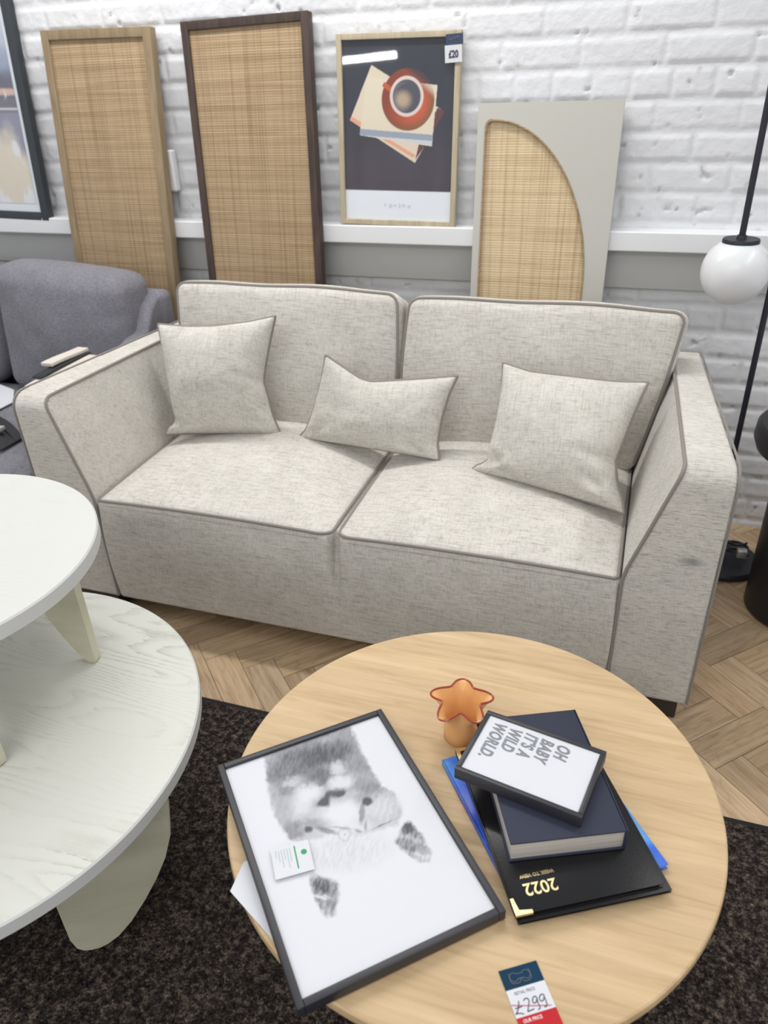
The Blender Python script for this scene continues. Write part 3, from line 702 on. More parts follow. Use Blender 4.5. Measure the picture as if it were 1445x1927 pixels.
# ------------------------------------------------------------------ pictures on the ledge
def poly_mask(u, v, pts, soft=.004):
    c = np.zeros(u.shape, bool); j = len(pts)-1
    for i in range(len(pts)):
        xi, yi = pts[i]; xj, yj = pts[j]
        cond = ((yi > v) != (yj > v)) & (u < (xj-xi)*(v-yi)/((yj-yi) if yj != yi else 1e-9)+xi); c ^= cond; j = i
    return c.astype(float)
def sm(x, a, b): t = np.clip((x-a)/(b-a), 0, 1); return t*t*(3-2*t)
def lay(base, col, m): return base*(1-m[:, None]) + np.array(col)[None]*m[:, None]
def coffee(u, v0):
    v = 1-v0
    q = lambda x, y: ((x-115)/(1030-70*(y-140)/1670.), (y-140)/1670.)
    w = fbm(u*8, v*3, 4)
    c = np.ones((len(u), 3))*np.array([.030,.034,.050]); c = lay(c, (.062,.047,.064), sm(v, .35, .75)*.9); c = c*(.75+.5*w)[:, None]
    c = lay(c, (.70,.60,.47), poly_mask(u, v, [q(385,360), q(175,850), q(765,1245), q(1035,775)]))
    c = lay(c, (.13,.045,.045), poly_mask(u, v, [q(800,1080), q(770,1215), q(860,1080), q(1035,775), q(975,740)]))
    c = lay(c, (.75,.35,.22), poly_mask(u, v, [q(190,815), q(178,850), q(745,1195), q(780,1180)]))
    c = lay(c, (.72,.64,.50), poly_mask(u, v, [q(345,462), q(975,545), q(918,1090), q(262,990)]))
    c = lay(c, (.30,.35,.42), poly_mask(u, v, [q(268,930), q(930,985), q(925,1040), q(264,990)]))
    c = lay(c, (.60,.60,.62), poly_mask(u, v, [q(300,992), q(925,1040), q(920,1088), q(700,1050)]))
    cx, cy = q(710, 670); du = (u-cx)/.235; dv = (v-cy)/.166; r = np.sqrt(du*du+dv*dv); an = np.arctan2(dv, du)
    sh = np.clip(.5+.5*np.cos(an-.6), 0, 1)
    sc = np.stack([.24+.34*sh*sm(r, .98, .6), .040+.06*sh, .020+.02*sh], 1); m = sm(r, 1.02, .98)[:, None]; dark = sm(-dv+du*.8, .75, 1.15)[:, None]*.8
    c = c*(1-m*(1-dark)) + sc*m*(1-dark)
    c = lay(c, (.50,.10,.04), poly_mask(u, v, [q(480,545), q(545,600), q(575,560), q(500,510)]))
    cx, cy = q(700, 640); du = (u-cx)/.150; dv = (v-cy)/.108; r = np.sqrt(du*du+dv*dv)
    c = lay(c, (.68,.60,.54), sm(r, 1.02, .98)); c = lay(c, (.075,.075,.10), sm(r, .85, .80))
    cx, cy = q(665, 670); r2 = np.sqrt(((u-cx)/.085)**2+((v-cy)/.055)**2); c = lay(c, (.46,.34,.24), sm(r2, 1.25, .3)*sm(r, .84, .8))
    c = lay(c, (.20,.20,.24), sm(np.abs(r-.70), .12, .0)*.5*sm(u, .62, .5))
    c = lay(c, (.76,.79,.83), sm(v, .822, .828))
    return c
pc = lean(2.487, .05, -1.013, 1.0065, -.014); W5, H5, D5 = .397, .549, .022
cf = thing('picture_frame', 'oak framed print of a red coffee cup on books, standing on the ledge', 'picture', tuple(pc([[W5/2, 0, -D5/2]])[0]))
for i, (x0, x1, y0, y1) in enumerate(bars(W5, H5, .017, D5)):
    V, F = bbox(x0, x1, y0, y1, -D5, 0, .0015); obj('frame_bar', pc(V), F, M_oakframe, cf)
picture('print', W5-.032, H5-.032, 240, 340, coffee, lambda V: pc(V+np.array([.016, .016, -.009])), cf)
obj('backing', *(lambda q: (pc(q[0]), q[1]))(box(.012, W5-.012, .012, H5-.012, -.019, -.011)), M_charcoal, cf)
_m = MB()
for i, (x, w_) in enumerate(((-.045,.006), (-.029,.012), (-.012,.009), (.005,.006), (.016,.012), (.036,.010))): _m.add(*box(W5/2+x, W5/2+x+w_, .058-.004*(i % 2), .068-.002*(i % 3), -.0088, -.0086))
obj('caption', *(lambda q: (pc(q[0]), q[1]))((np.concatenate(_m.V), _m.F)), M_faint, cf, smooth=False)
obj('glazing', *(lambda q: (pc(q[0]), q[1]))(box(.016, W5-.016, .016, H5-.016, -.0066, -.0050)), M_glass, cf, smooth=False)
# price tag hanging on the frame corner
tp = frame_axes(pc([[W5-.046, H5-.085, .004]])[0], (1, 0, .04), (.06, .02, 1))
ct = thing('price_tag', 'white and navy price tag on the corner of the coffee print', 'price tag', tuple(tp([[.025, 0, 0]])[0]))
obj('white_card', *(lambda q: (tp(q[0]), q[1]))(box(0, .052, 0, .045, -.0008, 0)), M_paper, ct, smooth=False)
obj('navy_card', *(lambda q: (tp(q[0]), q[1]))(box(.004, .056, .045, .073, -.0008, .0002)), new_mat('navy_header', (.035,.05,.10), .6), ct, smooth=False)
text('price_lettering', '£20', .026, M_ink, ct, lambda V: tp(V+np.array([.026, .013, .0006])), off=.0009, sx=.75, align='CENTER')
_z = [(.012+.0042*i, .058+.004*math.sin(i*2.1)+.0008*i, .0008) for i in range(9)]
obj('emblem', *(lambda q: (tp(q[0]), q[1]))(tube(smooth_path(_z, .003, 3), .0006, 5)), M_greyink, ct, label='thin scribbled emblem on the navy header')

def abstract(u, v0):
    v = 1-v0; n = fbm(u*5, v*6, 8); n2 = fbm(u*14, v*9, 18)
    c = np.ones((len(u), 3))*np.array([.55,.60,.68])
    c = lay(c, (.30,.34,.45), sm(v+(n-.5)*.25, .30, .44)); c = lay(c, (.135,.14,.18), sm(v+(n-.5)*.22, .44, .52))
    c = lay(c, (.60,.42,.36), sm(np.abs(v-.555+(n-.5)*.02), .018, .008)); c = lay(c, (.17,.16,.19), sm(v, .575, .58))
    c = lay(c, (.62,.62,.66), sm(np.abs(v-.617), .006, .002)); c = lay(c, (.26,.26,.34), sm(v, .622, .64))
    c = lay(c, (.66,.60,.50), sm(v+(n-.5)*.35+(u-.9)*-.25, .72, .84)); c = lay(c, (.70,.70,.72), sm(n2+v*.5, .98, 1.05)); return c
pa = lean(2.480, .05, -2.936, 1.0065, -.020); W6, H6, D6 = .714, .96, .030
af = thing('picture_frame', 'large charcoal framed abstract painting cut off by the left edge', 'picture', tuple(pa([[W6/2, 0, -D6/2]])[0]))
for i, (x0, x1, y0, y1) in enumerate(bars(W6, H6, .034, D6, .030)):
    V, F = bbox(x0, x1, y0, y1, -D6, 0, .002); obj('frame_bar', pa(V), F, M_charcoal, af)
obj('mount', *(lambda q: (pa(q[0]), q[1]))(box(.030, W6-.030, .026, H6-.026, -.018, -.012)), M_mount, af, smooth=False)
picture('painting', W6-.112, H6-.114, 150, 220, abstract, lambda V: pa(V+np.array([.056, .060, -.0105])), af)
obj('glazing', *(lambda q: (pa(q[0]), q[1]))(box(.034, W6-.034, .030, H6-.027, -.0066, -.0050)), M_glass, af, smooth=False)

# white box on the wall behind the tan panel
tag(wn(obj('junction_box', *bbox(-1.684, -1.650, 2.556, 2.590, 1.100, 1.235, .006), M_white, None, origin=(-1.73, 2.58, 1.095))), 'small white electrical box on the brick wall beside the tan rattan panel', 'electrical box')

# ------------------------------------------------------------------ lamp and black table on the right
lamp = thing('floor_lamp', 'tall black floor lamp with white globe shade hanging at the right', 'lamp', (.328, 2.33, 0))
LX, LY = .328, 2.33; BX = .365
obj('base', *lathe([(0, 0), (.118, 0), (.122, .004), (.122, .016), (.116, .022), (.012, .024), (0, .024)], (BX-.01, LY, 0)), M_blackpole, lamp)
obj('stand', *tube([(LX, LY, .02), (LX, LY, 1.95)], .0085, 16), M_blackpole, lamp)
obj('cross_arm', *tube(resample(smooth_path([(LX, LY, 1.945), (LX-.05, LY, 1.99), (LX-.098, LY+.0, 1.945)], .04, 6), .01), .0075, 12), M_blackpole, lamp)
GX = .230
obj('hanging_rod', *tube([(GX, LY, 1.03), (GX, LY, 1.95)], .0085, 16), M_blackpole, lamp)
obj('globe_cap', *lathe([(0, .013), (.012, .013), (.014, .004), (.046, .004), (.048, 0), (.048, -.008), (0, -.008)], (GX, LY, 1.024)), M_blackpole, lamp)
R_ = .090; gp = [(0, -R_)] + [(R_*math.cos(a), R_*math.sin(a)) for a in np.linspace(-PI/2+.05, 1.02, 30)] + [(.030, R_*math.sin(1.02)+.001), (0, R_*math.sin(1.02)+.001)]
obj('globe_shade', *lathe(gp, (GX, LY, 1.018-R_*math.sin(1.02))), M_opal, lamp, label='white opal globe')
cb = thing('power_cable', 'black lamp cable with a pale plug on the lamp base', 'cable', (.40, 2.30, .0))
_q = [(.40+.035*math.cos(t)*(1-.02*t), 2.335+.02*math.sin(t), .034+.0045*t) for t in np.linspace(0, 12, 60)]
obj('cord', *tube(_q, .004, 8), M_black, cb); obj('plug', *bbox(.395, .425, 2.29, 2.315, .045, .075, .005), M_clip, cb, label='pale grey plug')
st = thing('side_table', 'black round pedestal side table at the right edge beside the lamp', 'side table', (.575, 2.12, 0))
obj('pedestal', *lathe([(0, 0), (.150, 0), (.160, .008), (.160, .40), (.150, .52), (0, .52)], (.575, 2.12, 0)), M_black, st)
obj('top', *lathe([(0, .52), (.195, .52), (.215, .53), (.225, .555), (.222, .590), (.212, .602), (0, .604)], (.560, 2.10, 0)), M_black, st)

# ------------------------------------------------------------------ white two-level tables
def ctable(name, label, c, r, zt, th, z0, legs, shape, lth, top=M_ash):
    t = thing(name, label, 'coffee table', (c[0], c[1], z0))
    V, F = lathe([(0, zt-th), (r-.004, zt-th), (r, zt-th+.003), (r, zt-.003), (r-.003, zt), (0, zt)], (c[0], c[1], 0), 128)
    mi = [0 if np.mean([V[i][2] for i in f]) > zt-.0005 else 1 for f in F]
    obj('tabletop', V, F, None, t, mats=[top, M_ashedge], midx=mi, angle=30)
    for (px, py, ang) in legs:
        pr = frame_axes((px, py, z0), (math.cos(ang), math.sin(ang), 0), (0, 0, 1))
        V, F = prism(shape, -lth/2, lth/2); V, F = bevelled(V, F, .002, 2, 60); wn(obj('leg', pr(V), F, M_ashleg, t, angle=40))
    return t
LOWC = (-1.103, .690)
lowshape = [(0, .40), (0, .045), (.006, .016), (.016, .004), (.030, 0), (.045, 0), (.062, .006), (.085, .022), (.115, .056), (.150, .108), (.180, .160), (.205, .212), (.224, .27), (.232, .33), (.234, .40)]
def ring(c, p, a, n, skip=()):
    out = []
    for k in range(n):
        if k in skip: continue
        t = 2*PI*k/n; dx, dy = p[0]-c[0], p[1]-c[1]
        out.append((c[0]+dx*math.cos(t)-dy*math.sin(t), c[1]+dx*math.sin(t)+dy*math.cos(t), a+t))
    return out
_sh = [(x, min(z, .393)) for x, z in lowshape]
ctable('coffee_table', 'large round white washed ash table carrying the smaller white table', LOWC, .447, .42, .030, .0085, ring(LOWC, (-.872, .592), math.radians(33), 3), [(x, z-.011) if z > .39 else (x, z) for x, z in _sh], .022)
UPC = (-1.228, .823)
upshape = [(0, .249), (0, .004), (.004, 0), (.018, .002), (.034, .022), (.058, .065), (.078, .11), (.093, .15), (.108, .20), (.118, .249)]
ctable('coffee_table', 'small round white table standing on top of the larger white table', UPC, .336, .703, .032, .4205, [(-.967, .938, math.radians(190)), (-.957, .655, math.radians(172)), (-1.42, .58, math.radians(60)), (-1.44, 1.02, math.radians(-60))], upshape, .022, M_ash2)

# ------------------------------------------------------------------ oak table and what lies on it
TC = (-.169, .852); TZ = .42
ot = thing('coffee_table', 'round light oak coffee table with frames and books on it', 'coffee table', (*TC, 0))
obj('tabletop', *lathe([(0, TZ-.024), (.392, TZ-.024), (.3985, TZ-.018), (.400, TZ-.010), (.3985, TZ-.002), (.396, TZ), (0, TZ)], (*TC, 0), 160), M_oak, ot, angle=25)
for a in (.3, .3+PI/2): 
    V, F = bevelled(*box(-.22, .22, -.015, .015, .0085, TZ-.024), .003, 2); c, s = math.cos(a), math.sin(a)
    V = np.stack([TC[0]+V[:,0]*c-V[:,1]*s, TC[1]+V[:,0]*s+V[:,1]*c, V[:,2]], 1)
    wn(obj('leg_panel', V, F, M_oak, ot))

# cat picture (upside down to the viewer): origin B, x -> A, y -> C
A_, B_, C_ = np.array([-.581,.747]), np.array([-.357,.952]), np.array([-.071,.635])
FT = .020
cp = frame_axes((*B_, TZ+.0032), (*(A_-B_), 0), (*(C_-B_), 0))     # z axis: (A-B)x(C-B)
sgn = 1 if np.cross((*(A_-B_), 0), (*(C_-B_), 0))[2] > 0 else -1
W7, H7 = float(np.linalg.norm(A_-B_)), float(np.linalg.norm(C_-B_))
def cz(V): V = np.asarray(V, float).reshape(-1, 3).copy(); V[:, 2] *= sgn; return cp(V)
CH = (-1370.138, 559.814, 979.972, 464.196, 1318.881, -22.58, -.05059, -.240618)
def cat(u, v):
    """soft pencil tabby; features set out in a skewed drawing grid x,y"""
    u = (.010+u*(W7-.020))/W7; v = (.010+v*(H7-.020))/H7
    k = CH[6]*u+CH[7]*v+1; x = (CH[0]*u+CH[1]*v+CH[2])/k; y = (CH[3]*u+CH[4]*v+CH[5])/k
    hx = fbm(x/38, y/38, 3, 4); hy = fbm(x/34+7, y/34, 5, 4); blot = fbm(x/170, y/120, 15, 4); hair = fbm(x/16+y/60, y/46, 9, 3)
    X = x+(hx-.47)*60; Y = y+(hy-.47)*60
    def blob(cx, cy, rx, ry, rot=0, s=.55, X=X, Y=Y):
        c, n = math.cos(math.radians(rot)), math.sin(math.radians(rot)); p = ((X-cx)*c+(Y-cy)*n)/rx; q = (-(X-cx)*n+(Y-cy)*c)/ry
        return sm(np.sqrt(p*p+q*q), 1+s, 1-s)
    def soft(pts):                      # softened polygon: mean over jittered copies
        m = 0
        w_ = 46 if pts[0][0] != 405 and pts[0][0] != 515 else 10
        for a, b, g in ((0,0,0), (14,0,1), (-14,0,2), (0,14,3), (0,-14,4), (9,9,5), (-9,-9,6), (9,-9,7), (-9,9,8)): m = m + poly_mask(x+a+(hx-.47)*w_, y+b+(hy-.47)*w_, pts)
        return m/9
    body = soft([(-20,340), (700,105), (780,260), (870,450), (965,620), (1090,690), (1140,850), (1100,960), (860,1010), (760,1040), (600,1000), (420,1060), (300,1080), (180,1070), (110,950), (55,850), (12,650)])
    d = .44*np.interp(y, [100, 600, 800, 1050], [1.05, 1.0, .62, .45])*(.6+.8*blot) + 0*x
    for cx, cy, rx, ry, rot, a in ((270,430,300,110,-20,.34), (440,560,130,62,-20,.34), (560,330,190,90,-18,.16), (700,370,150,80,30,.16), (880,650,120,60,25,.20), (150,650,70,50,0,.20), (210,1000,90,80,20,.36), (420,930,140,40,0,.22), (120,850,70,80,0,.12)):
        d = d + a*blob(cx, cy, rx, ry, rot)
    for cx, cy, rx, ry, rot, a in ((340,690,120,75,-25,.92), (625,590,110,48,-8,.85), (630,850,175,100,-8,.97), (600,470,60,55,0,.6), (190,590,70,36,-20,.5), (290,800,70,60,0,.6), (980,790,110,110,0,.6), (680,980,200,60,-5,.75)):
        d = d*(1-a*blob(cx, cy, rx, ry, rot))
    d = d*body
    X2 = x+(hx-.47)*20; Y2 = y+(hy-.47)*20
    fb = lambda *a: blob(*a, X=X2, Y=Y2)
    n1 = soft([(405,790), (500,690), (512,650), (530,790)]); n2 = soft([(515,665), (670,655), (655,690), (615,712), (540,690)])
    d = d + .66*n1 + .50*n2 + .42*fb(560,690,50,28,0,.7)*(1-n2) + .30*fb(620,685,36,18,-10) + .3*fb(475,762,36,20,-30)
    for cx, cy, rx, ry, rot, a in ((850,752,40,34,0,.66), (800,850,24,85,8,.42), (785,730,60,50,0,.16), (345,985,34,26,0,.60), (505,998,85,22,15,.42), (765,1000,30,16,20,.30), (830,960,14,40,0,.28), (975,950,110,7,-22,.28), (620,972,90,9,5,.30), (655,1028,9,9,0,.25)):
        d = d + a*fb(cx, cy, rx, ry, rot)
    rr = np.hypot(X-655, (Y-1028)*1.1); d = d + .16*np.exp(-((rr-52)/9)**2)
    d = d + .10*np.abs(np.sin((X*.9+Y*.35)/17))*blob(1010,800,120,140,0)
    d = d + .09*hair*2*blob(640,1180,380,150,-8)
    e1 = soft([(1080,1085), (1150,950), (1210,925), (1310,1040), (1385,1190), (1370,1265), (1290,1265), (1170,1195)])
    d = d + e1*(.60+.34*blob(1195,975,48,55,0)-.20*blob(1340,1230,90,70,0))*(.62+.75*hair) - e1*.22*np.clip(np.sin((X*.28-Y*.96)/19), 0, 1)
    e2 = soft([(342,1390), (400,1370), (590,1430), (592,1560), (562,1690), (500,1715), (440,1650), (372,1520)])
    d = d + e2*(.54+.26*blob(455,1455,80,60,10)-.10*blob(520,1690,60,60,0))*(.62+.75*hair) - e2*.40*blob(440,1545,80,16,12)
    d = np.clip(d*(.80+.42*hair), 0, .90); g = (1-d)**1.35
    return np.stack([g*.62+.012*d, g*.63+.012*d, g*.66+.03*d], 1)
cpf = thing('picture_frame', 'black framed tabby cat print lying flat on the oak table', 'picture', tuple(cz([[W7/2, H7/2, 0]])[0]))
for i, (x0, x1, y0, y1) in enumerate(bars(W7, H7, .0105, FT)):
    V, F = bbox(x0, x1, y0, y1, 0, FT, .0015); obj('frame_bar', cz(V), F, M_blackframe, cpf)
obj('backing', *(lambda q: (cz(q[0]), q[1]))(box(.008, W7-.008, .008, H7-.008, .002, .013)), M_charcoal, cpf, smooth=False)
picture('print', W7-.020, H7-.020, 300, 420, cat, lambda V: cz(V+np.array([.010, .010, .0142])), cpf)
obj('glazing', *(lambda q: (cz(q[0]), q[1]))(box(.010, W7-.010, .010, H7-.010, .0160, .0172)), M_matte, cpf, smooth=False)
# label card on the glass
lp = frame_axes((-.347, .617, TZ+.0218), (.078, .066, 0), (-.047, .040, 0))
lp = frame_axes((-.395, .585, TZ+.0215), (.048, .033, 0), (-.030, .042, 0))
lc = thing('label_card', 'white printed card with a green dot lying on the cat print', 'card', (-.388, .622, TZ+.0215))
obj('card', *(lambda q: (lp(q[0]), q[1]))(box(0, .058, 0, .052, 0, .0009)), M_paper, lc, smooth=False)
obj('green_dot', *(lambda q: (lp(q[0]), q[1]))(lathe([(0, 0), (.0045, 0), (.0045, .0003), (0, .0003)], (.048, .033, .0009), 24)), M_green, lc)
_m = MB()
for i in range(6):
    x = .0065+.0042*i; l = [.012,.020,.030,.018,.033,.024][i]
    _m.add(*box(x, x+.0011, .046-l, .046, .0009, .0012))
obj('printed_lines', *(lambda q: (lp(q[0]), q[1]))((np.concatenate(_m.V), _m.F)), new_mat('pale_grey_print', (.42,.46,.45), .7), lc, smooth=False)
obj('green_line', *(lambda q: (lp(q[0]), q[1]))(box(.0345, .0365, .008, .047, .0009, .0012)), M_green, lc, smooth=False)
# sheet under the frame
sheet('paper_sheet', [(-.459, .561), (-.462, .610), (-.30, .72), (-.20, .60), (-.36, .51)], TZ+.0006, .0016, M_paper, 'white paper sheet sticking out from under the cat print', 'paper')

# vase
VX, VY = -.2075, .951
def vase_f(V):
    V = V.copy(); r = np.hypot(V[:,0], V[:,1]); a = np.arctan2(V[:,1], V[:,0]); z = V[:,2]
    k = np.clip((z-.045)/.042, 0, 1); k = k*k*(3-2*k)
    r2 = r*(1 + .24*k*np.cos(5*(a-1.75))); return np.stack([r2*np.cos(a), r2*np.sin(a), z - .006*k*np.cos(5*(a-1.75))*.6], 1)
vz = thing('vase', 'small amber glass vase with a wavy star shaped rim behind the books', 'vase', (VX, VY, TZ))
pf = [(0, 0), (.027, 0), (.0305, .003), (.0305, .022), (.0300, .036), (.0315, .054), (.0390, .074), (.0465, .084), (.0445, .0848), (.0365, .074), (.0285, .054), (.027, .036), (.0275, .022), (.027, .006), (0, .005)]
obj('vessel', *lathe(pf, (VX, VY, TZ+.0004), 90, vase_f), M_amber, vz, angle=60)
_t = np.linspace(0, 2*PI, 120, endpoint=False); _q = vase_f(np.stack([.0458*np.cos(_t), .0458*np.sin(_t), 0*_t+.0848], 1)) + np.array([VX, VY, TZ])
obj('rim', *tube(_q, .0019, 8, closed=True), M_rim, vz, label='dark red brown rim')

# stack of books
def slab(P, z0, z1, r=.002):
    """four ground points (around) -> thin block with slightly eased edges"""
    V, F = prism(P, z0, z1); return bevelled(V, F, r, 2, 40)
def quad(c, ang, w, l):
    """w across, l along"""
    ex = np.array([math.cos(ang), math.sin(ang)]); ey = np.array([-ex[1], ex[0]]); c = np.array(c)
    return lambda x, y: tuple(c + ex*x + ey*y)
def book(name, label, cat, q, w, l, z0, z1, cover, cov, spine, pages=M_pages, overhang=.003, pieces=True):
    """q(x,y): x in [0,w] away from the spine, y in [0,l]"""
    ctr = q(w/2, l/2); t = thing(name, label, cat, (ctr[0], ctr[1], z0))
    R4 = lambda x0, x1, y0, y1: [q(x0, y0), q(x1, y0), q(x1, y1), q(x0, y1)]
    obj('cover', *slab(R4(0, w, 0, l), z0, z0+cov, cov*.3), cover, t)
    obj('cover', *slab(R4(0, w, 0, l), z1-cov, z1, cov*.3), cover, t)
    obj('spine', *slab(R4(-.0015, cov, 0, l), z0, z1, cov*.3), cover, t)
    obj('page_block', *slab(R4(cov, w-overhang, overhang, l-overhang), z0+cov, z1-cov, .0004), pages, t)
    return t
# axes: u points right along the short side, v points away from the viewer along the long side
zb = TZ + .0005
bq0 = quad((-.112, .712), .56, 1, 1)
qb = quad((.162, .768), math.atan2(.115, -.255)+0, 1, 1)
def dirq(p0, p1, flip=1):
    """origin p0, x axis towards p1, y axis to the left of it (flip=-1: right)"""
    p0 = np.array(p0, float); d = np.array(p1, float)-p0; d /= np.linalg.norm(d); n = np.array([-d[1], d[0]])*flip
    return lambda x, y: tuple(p0 + d*x + n*y)
# blue book: left edge (-.216,.883)->(-.129,.755), right corner (.144,.78)
blue = book('book', 'bright blue covered book at the bottom of the stack', 'book', dirq((-.045, .643), (.144, .785)), .236, .295, zb, zb+.0105, M_blue, .0015, 0)
fold = book('folder', 'black glossy folder between the blue book and the 2022 diary', 'folder', dirq((-.049, .628), (.150, .740)), .226, .303, zb+.0112, zb+.0180, M_diary, .0018, 0, pages=M_paper, overhang=.006)
DZ0, DZ1 = zb+.0187, zb+.0275
diaryq = dirq((-.054, .631), (.140, .741))
diary = book('diary', 'black 2022 diary with gold corners under the navy book', 'diary', diaryq, .218, .300, DZ0, DZ1, M_diary, .0018, 0, pages=M_paper, overhang=.006)
corner = lambda x0, x1, y0, y1: slab([diaryq(x0, y0), diaryq(x1, y0), diaryq(x1, y1), diaryq(x0, y1)], DZ1-.003, DZ1+.0008, .0002)
for (x, y, sx, sy) in ((0, 0, 1, 1), (0, .300, 1, -1)):
    tri = [diaryq(x-sx*.0012, y-sy*.0012), diaryq(x+sx*.024, y-sy*.0012), diaryq(x+sx*.024, y+sy*.0035), diaryq(x+sx*.006, y+sy*.006), diaryq(x+sx*.0035, y+sy*.024), diaryq(x-sx*.0012, y+sy*.024)]
    if sx*sy < 0: tri = tri[::-1]
    obj('gold_corner', *prism(tri, DZ1-.0035, DZ1+.0007), M_gold, diary, smooth=False, label='gold metal corner')
_d = np.array([*diaryq(1, 0), 0]) - np.array([*diaryq(0, 0), 0]); _n = np.array([*diaryq(0, 1), 0]) - np.array([*diaryq(0, 0), 0])
tq = lambda x, y: frame_axes((*diaryq(x, y), DZ1+.0002), -_d, -_n)
text('year_lettering', '2022', .026, M_gold, diary, tq(.072, .041), off=.0003, sx=.95, extrude=.0003)
text('small_lettering', 'WEEK TO VIEW', .0072, M_gold, diary, tq(.0745, .055), off=.0003, extrude=.0003)
NZ0, NZ1 = DZ1+.0009, DZ1+.0009+.041
navy = book('book', 'thick navy cloth hardback with bare page edges on the diary', 'book', dirq((.080, .778), (-.082, .705), -1), .173, .243, NZ0, NZ1, M_navybook, .003, 0)
# small framed print
FZ = NZ1+.0008
oq = dirq((-.154, .914), (-.177, .789), 1)       # x: reading direction, y: up in the print
WR, HR = .139, .200
oq = dirq((-.158, .934), (-.182, .801), 1)
of = thing('picture_frame', 'small black framed typographic print on top of the books', 'picture', (*oq(WR/2, HR/2), FZ))
FT2 = .022
for i, (x0, x1, y0, y1) in enumerate(bars(WR, HR, .008, FT2)):
    obj('frame_bar', *slab([oq(x0, y0), oq(x1, y0), oq(x1, y1), oq(x0, y1)], FZ, FZ+FT2, .001), M_blackframe, of)
obj('print', *prism([oq(.007, .007), oq(WR-.007, .007), oq(WR-.007, HR-.007), oq(.007, HR-.007)], FZ+.004, FZ+FT2-.003), M_paper, of, smooth=False)
_d = np.array(oq(1, 0)) - np.array(oq(0, 0)); _n = np.array(oq(0, 1)) - np.array(oq(0, 0))
for i, s in enumerate(('OH', 'BABY', "IT'S A", 'WILD', 'WORLD.')):
    y = .008 + (HR-.016)*(.655-.145*i)
    text('lettering', s, .0285, M_greyink, of, frame_axes((*oq(.0165, y), FZ+FT2-.0027), (*_d, 0), (*_n, 0)), off=.0011, shear=.2, sx=.66, space=1.10)
obj('glazing', *prism([oq(.0075, .0075), oq(WR-.0075, .0075), oq(WR-.0075, HR-.0075), oq(.0075, HR-.0075)], FZ+FT2-.0018, FZ+FT2-.0008), M_matte, of, smooth=False)

# price tag on the oak table
e1 = np.array([.045, .029, 0]); e2 = np.array([.030, -.0465, 0])   # across, down
pt = frame_axes((-.065, .565, TZ+.0004), e1, -e2)
tg = thing('price_tag', 'navy, white and red price tag flat on the front of the oak table', 'price tag', (-.02, .53, TZ))
TW = .0535
obj('navy_card', *(lambda q: (pt(q[0]), q[1]))(box(0, TW, -.026, 0, 0, .0009)), M_navycard, tg, smooth=False)
obj('white_card', *(lambda q: (pt(q[0]), q[1]))(box(0, TW, -.060, -.026, 0, .0009)), M_paper, tg, smooth=False)
obj('red_card', *(lambda q: (pt(q[0]), q[1]))(box(0, TW, -.098, -.060, 0, .0009)), M_red, tg, smooth=False)
text('heading_lettering', 'RETAIL PRICE', .0056, M_greyink, tg, lambda V: pt(V+np.array([.009, -.034, .0011])), sx=.85)
def tq2(P):
    out = []
    for x, y in P:
        a = (625*x-200*(y-195))/580775.; d = (855*(y-195)+232*x)/580775.; out.append((a*TW, -.026-d*.034, .0012))
    return out
_m = MB()
for P, r in (([(265,430),(262,520),(240,640),(200,715)], .1), ([(188,722),(275,698),(370,722)], .02), ([(185,602),(330,552)], .01),
          ([(370,425),(400,378),(445,368),(482,395),(490,450),(468,570),(448,672)], .0006), ([(448,674),(590,615)], .01),
          ([(660,362),(625,330),(585,350),(562,415),(572,480),(615,492),(650,450),(662,370)], .0006), ([(662,400),(680,490),(722,590),(705,625),(670,632)], .0006),
          ([(822,318),(785,288),(740,308),(714,365),(722,435),(768,456),(808,415),(824,330)], .0006), ([(824,360),(860,470),(872,540),(850,575),(808,580)], .0006)):
    _m.add(*tube(smooth_path(tq2(P), .0012, 4), .00062, 6))
obj('price_lettering', *(lambda q: (pt(q[0]), q[1]))((np.concatenate(_m.V), _m.F)), M_ink, tg, label='dark handwritten 299 pound price')
obj('strike_line', *(lambda q: (pt(q[0]), q[1]))(tube(np.array(tq2([(110,525),(400,540),(700,550),(960,550)]))+np.array([0,0,.0004]), .00045, 6)), M_redpen, tg, label='red pen strike through the price')
text('sale_lettering', 'OUR PRICE', .0060, M_whiteink, tg, lambda V: pt(V+np.array([.007, -.0675, .0011])), sx=.85)
_l = [(.0165+.0055*math.cos(t), -.0125+.0055*math.sin(t), .0011) for t in np.linspace(.6, 2*PI-.6, 24)]
_r2 = [(.0335-.0055*math.cos(t), -.0125+.0055*math.sin(t), .0011) for t in np.linspace(2*PI-.6, .6, 24)]
_out = [(.011, -.0065, .0011), (.0105, -.0195, .0011), (.022, -.0215, .0011), (.025, -.0145, .0011), (.028, -.0215, .0011), (.0395, -.0195, .0011), (.039, -.0065, .0011)]
_em = MB(); _em.add(*tube(_l+_r2, .00028, 5, closed=True)); _em.add(*tube(smooth_path(_out, .004, 4), .00028, 5))
obj('emblem', *(lambda q: (pt(q[0]), q[1]))((np.concatenate(_em.V), _em.F)), new_mat('taupe_foil', (.22,.19,.19), .5), tg, label='thin linked loops emblem')

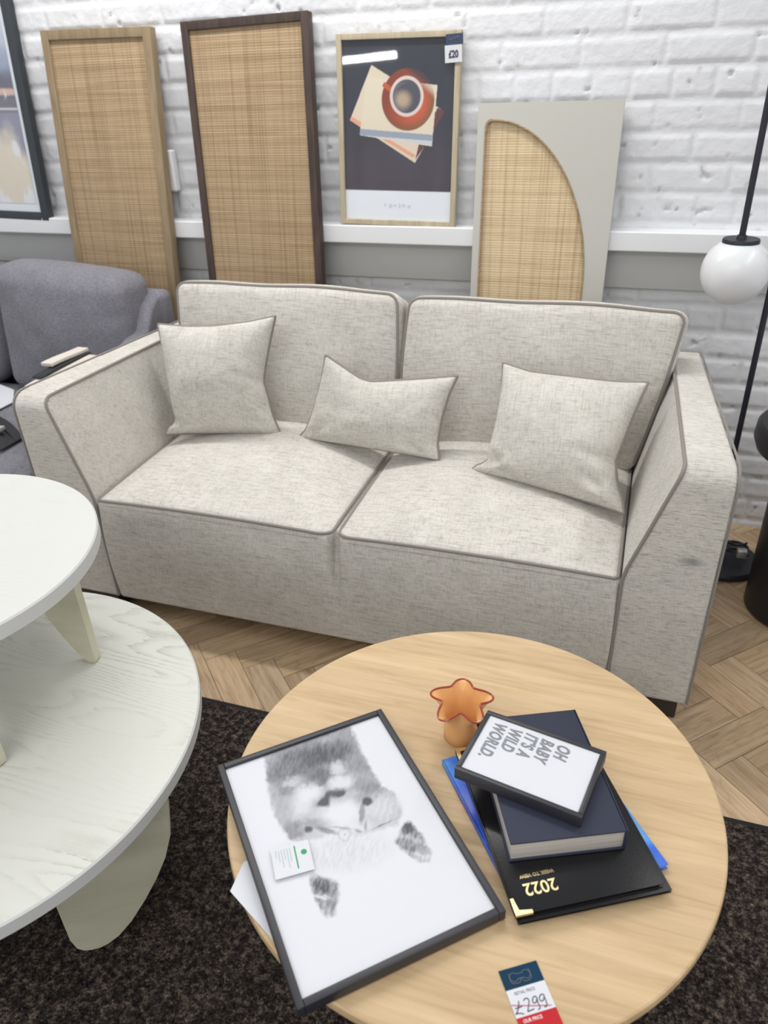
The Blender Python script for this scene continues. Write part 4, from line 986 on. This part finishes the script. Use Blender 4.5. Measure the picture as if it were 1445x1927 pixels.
# ------------------------------------------------------------------ light and camera
def tube_light(loc, rotz, length, width, power, color=(1, .985, .97)):
    l = bpy.data.lights.new('tube_and_fill', 'AREA'); l.shape = 'RECTANGLE'; l.size = length; l.size_y = width; l.energy = power; l.color = color
    o = bpy.data.objects.new('tube_and_fill', l); COL.objects.link(o); o.location = loc; o.rotation_euler = (0, 0, rotz); return o
tube_light((-1.35, 2.08, 2.75), 0, 2.4, .10, 39)
tube_light((-.6, -1.3, 2.75), 0, 2.6, .12, 42)  # fill light added behind the camera to brighten the sofa front
tube_light((1.6, 1.3, 2.75), PI/2, 2.4, .12, 20)
o = tube_light((-4.40, -6.34, 2.50), 0, 1.9, .075, 42)           # the tube further back that the coffee print's glass mirrors
_x = Vector((.92, .39, 0)).normalized(); _z = Vector((.286, -.677, .109)); _z = (_z - _x*_z.dot(_x)).normalized(); _y = _z.cross(_x)
o.matrix_world = Matrix(((_x[0], _y[0], _z[0], -4.40), (_x[1], _y[1], _z[1], -6.34), (_x[2], _y[2], _z[2], 2.50), (0, 0, 0, 1)))
w = bpy.data.worlds.new('showroom'); S.world = w; w.use_nodes = True
bg = w.node_tree.nodes['Background']; bg.inputs[0].default_value = (.94, .965, 1.0, 1); bg.inputs[1].default_value = .74

cam = bpy.data.cameras.new('camera'); co = bpy.data.objects.new('camera', cam); COL.objects.link(co); S.camera = co
f_, yaw, pitch, roll, hh = 1423.87, .339893, .5263, -.038353, 1.4482
cyw, syw = math.cos(yaw), math.sin(yaw)
f0 = np.array([-syw, cyw, 0]); r0 = np.array([cyw, syw, 0]); u0 = np.array([0, 0, 1.])
fw = f0*math.cos(pitch) - u0*math.sin(pitch); up = u0*math.cos(pitch) + f0*math.sin(pitch)
rt = r0*math.cos(roll) + up*math.sin(roll); u2 = up*math.cos(roll) - r0*math.sin(roll)
co.matrix_world = Matrix(((rt[0], u2[0], -fw[0], 0), (rt[1], u2[1], -fw[1], 0), (rt[2], u2[2], -fw[2], hh), (0, 0, 0, 1)))
cam.sensor_fit = 'AUTO'; cam.sensor_width = 36; cam.lens = f_/1927*36; cam.clip_start = .05
cam.dof.use_dof = True; cam.dof.focus_distance = 1.5; cam.dof.aperture_fstop = 4.0
S.view_settings.view_transform = 'Standard'; S.view_settings.look = 'None'; S.view_settings.gamma = 1; S.view_settings.use_curve_mapping = False
S.view_settings.exposure = 0.0
